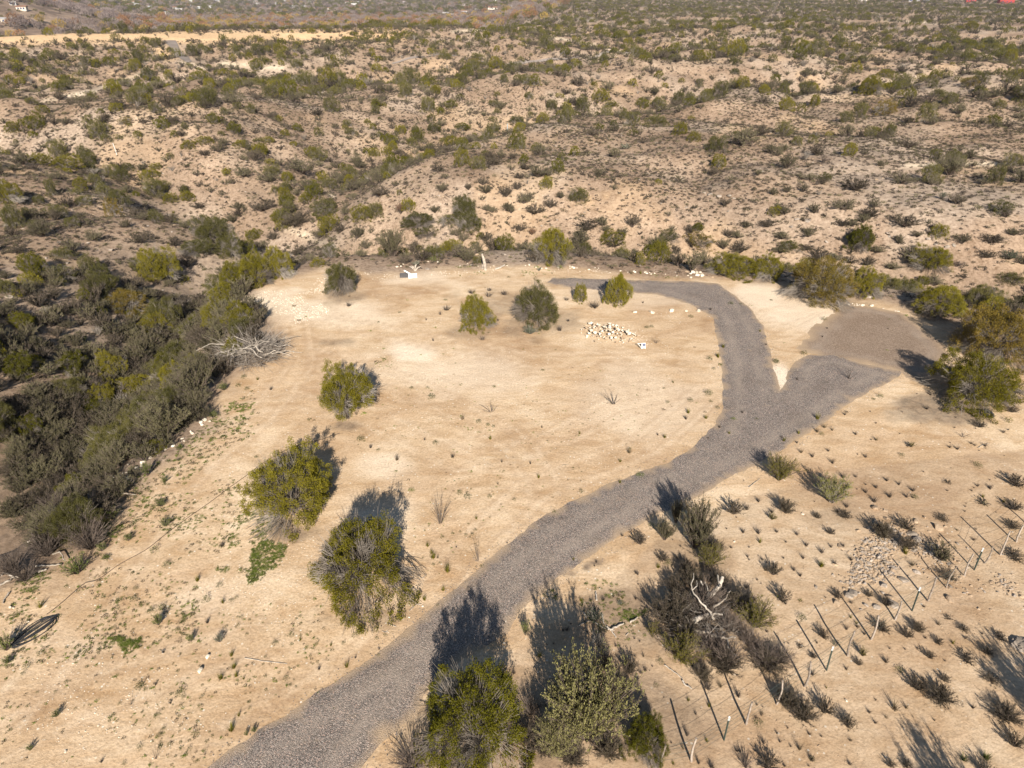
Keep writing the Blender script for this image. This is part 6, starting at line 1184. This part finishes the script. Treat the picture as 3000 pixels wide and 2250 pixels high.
# fine specks of weed on the left sand
for tl, pl, n, kd, rr0 in [('B1', [(100, 200), (700, 60), (1300, 260), (1300, 620), (900, 720), (200, 780), (0, 900), (0, 420)], 900, 'speck', .055), ('B1', [(0, 700), (2100, 300), (2212, 1100), (1300, 1438), (0, 1438)], 650, 'speck', .045),
                           ('L1', [(980, 1000), (1500, 860), (1700, 1300), (700, 1548), (500, 1548)], 500, 'speck', .06), ('L1', [(1350, 520), (1650, 300), (1700, 560), (1250, 880), (800, 1250), (450, 1548), (300, 1500), (750, 1000)], 900, 'speck', .07), ('L2', [(0, 300), (2212, 100), (2100, 800), (900, 1548), (500, 1548), (400, 900), (0, 600)], 520, 'speck', .04)]:
    q = np.array([plane_pt(*tp(tl, *p)) for p in pl]); c = 0
    while c < n:
        a, b = rng.uniform(q[:, 0].min(), q[:, 0].max()), rng.uniform(q[:, 1].min(), q[:, 1].max())
        if not inside(np.array([a]), np.array([b]), [tuple(p) for p in q])[0]: continue
        if fbm(np.array([a]), np.array([b]), 1.6, 3, 260)[0] < random.uniform(-.35, .5): c += .3; continue
        c += 1; r = rr0*random.uniform(.6, 2.0); stuff_add((kd, 'mid'), a, b, H1(a, b), r, r*.8)
# green ground cover patches
GP = [('L1', [(1420, 420), (1500, 395), (1630, 415), (1600, 440), (1480, 465)], 480), ('L1', [(1410, 500), (1520, 480), (1600, 500), (1540, 535), (1430, 535)], 160), ('L1', [(1500, 1150), (1620, 1080), (1640, 1130), (1560, 1200), (1490, 1330)], 360), ('L1', [(1680, 1170), (1790, 1140), (1740, 1230), (1640, 1310), (1600, 1340)], 520),
      ('L1', [(1640, 1370), (1740, 1310), (1860, 1340), (1780, 1430), (1690, 1548), (1630, 1548)], 1700), ('B1', [(1430, 150), (1560, 130), (1660, 120), (1660, 200), (1500, 190)], 200), ('B1', [(1620, 110), (1720, 90), (1680, 200), (1630, 235)], 220), ('L1', [(970, 1130), (1040, 1100), (1130, 1150), (1060, 1215)], 130), ('L1', [(1150, 1190), (1260, 1100), (1350, 1120), (1260, 1230)], 150),
      ('L1', [(700, 1240), (800, 1180), (760, 1260), (650, 1340), (600, 1380)], 260), ('B1', [(200, 130), (340, 180), (280, 250), (190, 310)], 180), ('B1', [(720, 600), (800, 590), (860, 640), (850, 740), (760, 800), (710, 800), (780, 690)], 800), ('B1', [(660, 640), (720, 620), (730, 670), (670, 670)], 70), ('B1', [(600, 740), (700, 760), (690, 810), (640, 800)], 80),
      ('B1', [(310, 650), (400, 620), (420, 660), (340, 680)], 90), ('B1', [(270, 560), (350, 540), (380, 600), (290, 620)], 90), ('B1', [(1100, 430), (1240, 410), (1250, 450), (1120, 480)], 70), ('B1', [(40, 480), (90, 450), (120, 500), (60, 530)], 70), ('P5', [(215, 1370), (280, 1348), (340, 1375), (280, 1395)], 130), ('P5', [(230, 1440), (330, 1400), (340, 1500), (250, 1510)], 90),
      ('L2', [(755, 540), (880, 550), (880, 600), (800, 610)], 110), ('P5', [(650, 850), (720, 832), (850, 840), (780, 858)], 170), ('P5', [(1160, 860), (1300, 870), (1330, 910), (1200, 905)], 150), ('P5', [(860, 870), (960, 870), (1000, 895), (880, 900)], 90), ('P5', [(1280, 915), (1560, 905), (1640, 945), (1400, 940)], 150), ('P5', [(1860, 940), (2100, 940), (2120, 960), (1900, 955)], 80),
      ('B2', [(1280, 250), (1380, 280), (1380, 330), (1300, 320)], 60), ('B2', [(1500, 330), (1700, 230), (1900, 300), (1960, 430), (1980, 560), (1860, 640), (1560, 500)], 420), ('B2', [(1780, 420), (1920, 420), (1900, 500), (1800, 480)], 260), ('P6', [(300, 1080), (330, 1080), (330, 1095), (300, 1095)], 10), ('P5', [(2020, 895), (2180, 900), (2180, 915), (2030, 912)], 70), ('L1', [(860, 1000), (960, 1020), (940, 1090), (880, 1080)], 60)]
for tl, pl, n in GP:
    q = np.array([plane_pt(*tp(tl, *p)) for p in pl]); lo, hi = q.min(0)-.35, q.max(0)+.35; c = 0; qq = [tuple(p) for p in q]
    n = int(n*.5)
    while c < n:
        a, b = rng.uniform(lo[0], hi[0]), rng.uniform(lo[1], hi[1]); aa, bb = np.array([a]), np.array([b]); d = float(seg_dist(aa, bb, qq, True)[0]); d = d if inside(aa, bb, qq)[0] else -d; c += .15
        if d + float(fbm(aa, bb, .8, 3, 270)[0])*.85 < random.uniform(-.02, .2): continue
        c += .85; r = random.uniform(.03, .10); stuff_add(('gcover', 'mid'), a, b, H1(a, b), r, r*random.uniform(.5, 1.0))
PROTO['gcover', 'mid'] = [{'whole': mesh_arr('grass_patch', *(lambda r: (r[0], [r[1]]))(mk_cushion(s, 46, .36, .8)), [M['grass']])} for s in (21, 22)] + [{'whole': mesh_arr('grass_patch', *(lambda r: (r[0], [r[1]]))(mk_cushion(23, 40, .36, .6)), [M['weed']])}]
# loose stones
def stones(n, pl, key, r0, r1, cov=.0):
    q = np.array(pl); c = 0; qq = [tuple(p) for p in q]
    A_ = rng.uniform(q[:, 0].min(), q[:, 0].max(), n*6); B_ = rng.uniform(q[:, 1].min(), q[:, 1].max(), n*6); k = inside(A_, B_, qq) & (fbm(A_, B_, 2.2, 4, 280) + .7*fbm(A_, B_, 7, 2, 281) > cov + rng.normal(0, .12, n*6) + .9*sst(1.8, 0, seg_dist(A_, B_, qq, True))); A_, B_ = A_[k][:n], B_[k][:n]; Z_ = height(A_, B_)
    for a, b, c_ in zip(A_, B_, Z_): r = r0 + (r1-r0)*random.random()**3; stuff_add((key, 'far'), a, b, c_ - r*.1, r, r*random.uniform(.6, 1))
stones(3000, rw, 'rock', .012, .12, .1); stones(1500, rw, 'rockg', .015, .16, .15)
stones(1300, [plane_pt(*tp('B3', *p)) for p in [(-300, 900), (400, -200), (2212, 500), (2212, 1700), (0, 1700)]], 'rock', .012, .045, -.1)
stones(2600, [plane_pt(*tp('P4', *p)) for p in [(1540, 1000), (2000, 860), (2212, 900), (2212, 1150), (1900, 1260), (1640, 1150)]], 'rockw', .02, .08, 0)
stones(900, [plane_pt(*tp('P5', *p)) for p in [(0, 850), (400, 840), (1200, 820), (1900, 860), (1900, 920), (1100, 900), (300, 960), (0, 1000)]], 'rockw', .02, .09, .05)
stones(900, [plane_pt(*tp('L1', *p)) for p in [(1400, 430), (1700, 380), (1300, 720), (800, 1000), (700, 940), (1000, 720)]], 'rockw', .02, .08, 0)
stones(700, [plane_pt(*tp('P6', *p)) for p in [(500, 1150), (700, 1050), (1040, 1120), (900, 1200), (620, 1260)]], 'rockw', .015, .06, 0)
stones(500, [plane_pt(*tp('P5', *p)) for p in [(1500, 1160), (2000, 1180), (2150, 1400), (1450, 1400)]], 'rockw', .015, .06, 0)
stones(2000, [plane_pt(*tp('B1', *p)) for p in [(0, 100), (2212, -200), (2212, 1000), (1200, 1500), (0, 1500)]], 'rockw', .008, .045, 0)
stones(2200, [plane_pt(*tp('L2', *p)) for p in [(0, 0), (2212, 0), (2212, 700), (1000, 1400), (300, 1400)]], 'rockw', .01, .045, 0)
x, y, z, px, py, zc = cand(.55, 34, 130); pad, dpad, th, rv, r2 = zones(x, y, px, py); k = (~pad) & (fbm(x, y, 7, 4, 290) > .05) & (dpad > .3)
for a, b, c in zip(x[k], y[k], z[k]): r = .06 + .3*random.random()**4; stuff_add((random.choice(('rock', 'rockg')), 'far'), a, b, c - r*.1, r, r*.7)

PROTO['pebble', 'far'] = [{'whole': mesh_arr('pebble', *(lambda r: (r[0], [r[1]]))(mk_rock(s, 1)), [M['gravelstone']])} for s in (31, 32)]
for k in range(len(ROAD)):
    a = np.array(ROAD[k]); b = np.array(ROAD[(k+1) % len(ROAD)]); Ls = np.linalg.norm(b-a)
    for _ in range(int(Ls*26)):
        t = random.random(); nrm = np.array((-(b-a)[1], (b-a)[0]))/Ls; p = a + (b-a)*t + nrm*random.gauss(0, .28); r = random.uniform(.014, .034); stuff_add(('pebble', 'far'), p[0], p[1], H1(p[0], p[1]) + .01, r, r)
def scatter(name, label, keys, category=None):
    protos = []; rows = []
    for key in keys:
        if key not in ps: continue
        base = len(protos); v = PROTO[key]
        for d in v:
            for nm_, me in d.items(): pass
            if 'whole' in d: protos.append(d['whole'])
            else:
                g = Geo(); mats = []
                vs = []; 
                for nm_, me in d.items():
                    co = np.empty(len(me.vertices)*3, np.float32); me.vertices.foreach_get('co', co); ff = np.empty(len(me.loops), np.int32); me.loops.foreach_get('vertex_index', ff); g.add(co.reshape(-1, 3), ff.reshape(-1, 4), len(mats)); mats.append(me.materials[0])
                protos.append(g.mesh(nm_, mats))
        for rw_ in ps.pop(key): rows.append((*rw_, base + random.randrange(len(v))))
    if not rows: return
    A_ = np.array(rows, float); n = len(A_); me = bpy.data.meshes.new(name); me.vertices.add(n); me.vertices.foreach_set('co', A_[:, :3].astype(np.float32).ravel())
    for nm_, arr in (('rot', np.c_[np.zeros(n), np.zeros(n), rng.uniform(0, 6.283, n)]), ('scl', np.c_[A_[:, 3], A_[:, 3], A_[:, 4]])):
        a = me.attributes.new(nm_, 'FLOAT_VECTOR', 'POINT'); a.data.foreach_set('vector', arr.astype(np.float32).ravel())
    a = me.attributes.new('idx', 'INT', 'POINT'); a.data.foreach_set('value', A_[:, 5].astype(np.int32))
    g = bpy.data.node_groups.new(name, 'GeometryNodeTree'); g.interface.new_socket('Geometry', in_out='INPUT', socket_type='NodeSocketGeometry'); g.interface.new_socket('Geometry', in_out='OUTPUT', socket_type='NodeSocketGeometry')
    N, L = g.nodes, g.links; i = N.new('NodeGroupInput'); ou = N.new('NodeGroupOutput'); ip = N.new('GeometryNodeInstanceOnPoints'); j = N.new('GeometryNodeJoinGeometry')
    infos = []
    for p in protos:
        ob = bpy.data.objects.new('source_' + name, p); q = N.new('GeometryNodeObjectInfo'); q.inputs['Object'].default_value = ob; q.inputs['As Instance'].default_value = True; infos.append(q)
    for q in reversed(infos): L.new(q.outputs['Geometry'], j.inputs[0])
    def at(nm_, t):
        q = N.new('GeometryNodeInputNamedAttribute'); q.data_type = t; q.inputs[0].default_value = nm_; return q.outputs[0]
    L.new(i.outputs[0], ip.inputs['Points']); L.new(j.outputs[0], ip.inputs['Instance']); ip.inputs['Pick Instance'].default_value = True
    L.new(at('idx', 'INT'), ip.inputs['Instance Index']); L.new(at('rot', 'FLOAT_VECTOR'), ip.inputs['Rotation']); L.new(at('scl', 'FLOAT_VECTOR'), ip.inputs['Scale']); L.new(ip.outputs[0], ou.inputs[0])
    o = bpy.data.objects.new(name, me); COL.objects.link(o); o.modifiers.new('scatter', 'NODES').node_group = g; o['kind'] = 'stuff'; o['label'] = label
    pass
K = lambda *ks: [k for k in ps if k[0] in ks]
scatter('valley_woodland', 'autumn coloured woodland along the river in the far valley', K('yt', 'rt', 'bt'))
scatter('distant_scrub', 'scrub and junipers covering the far hills and plateau', [k for k in ps if k[0] in ('jdull', 'jun', 'jdeep', 'brush', 'brushb', 'brushg', 'dead', 'sage')])
scatter('low_desert_scrub', 'countless low dry tufts dotting the desert slopes', K('mtuft'))
scatter('weed_specks', 'tiny weeds and dry tufts sprinkled over the sand', K('speck', 'tuft'))
scatter('green_ground_cover', 'patches of fresh green ground cover on the sand', K('gcover'))
scatter('loose_stones', 'loose pale stones strewn over the ground', K('rock', 'rockg', 'rockw'))
scatter('strewn_gravel', 'dark gravel stones strewn along the driveway edges', K('pebble'))

# ------------------------------------------------------------------ air
hm = bpy.data.materials.new('haze'); hm.use_nodes = True; hn = hm.node_tree; hn.nodes.remove(hn.nodes['Principled BSDF'])
pv = hn.nodes.new('ShaderNodeVolumePrincipled'); pv.inputs['Color'].default_value = (.80, .86, 1, 1); pv.inputs['Density'].default_value = 0.00007
hn.links.new(pv.outputs[0], [n for n in hn.nodes if n.type == 'OUTPUT_MATERIAL'][0].inputs['Volume'])
o = bpy.data.objects.new('haze', Geo().add(*box(-4700, 4700, -60, 4700, -60, 75)).mesh('haze', [hm])); COL.objects.link(o); o['kind'] = 'stuff'; o['label'] = 'thin haze in the air over the valley'

# ------------------------------------------------------------------ labels for everything that has none of its own yet
from collections import defaultdict
used = defaultdict(list)
for o, kd, px, py, lb in ALL:
    if lb is None:
        s, h = where(px, py); lb = None; look = LOOK[kd]
        used[(look, s, h)].append((px, py, o))
    else: o['label'] = lb
ORD = ['first', 'second', 'third', 'fourth', 'fifth', 'sixth', 'seventh', 'eighth', 'ninth', 'tenth', 'eleventh', 'twelfth']
def split_set(L, key, a, b):
    m = sorted(key(q) for q in L)[len(L)//2]; lo = [q for q in L if key(q) < m]; hi = [q for q in L if key(q) >= m]
    return [(lo, a), (hi, b)] if lo and hi else [(L, '')]
for (look, s, h), L in used.items():
    sets = [(L, '', '')]
    if len(L) > 12: sets = [(q, row, '') for q, row in split_set(L, lambda q: q[1], 'upper ', 'lower ')]
    sets2 = []
    for q, row, _ in sets:
        if len(q) > 12: sets2 += [(w, row, sz) for w, sz in split_set(q, lambda t: t[2].scale[0], 'smaller ', 'larger ')]
        else: sets2.append((q, row, ''))
    for q, row, sz in sets2:
        q.sort(key=lambda t: t[0])
        for i, (px, py, o) in enumerate(q):
            base = f'{sz}{look} {s}, {row}{h}'; full = f'{base}, {ORD[i]} from left' if 1 < len(q) <= 12 else base
            o['label'] = full if len(full.split()) <= 16 else base if len(base.split()) <= 16 else f'{look} {s}'
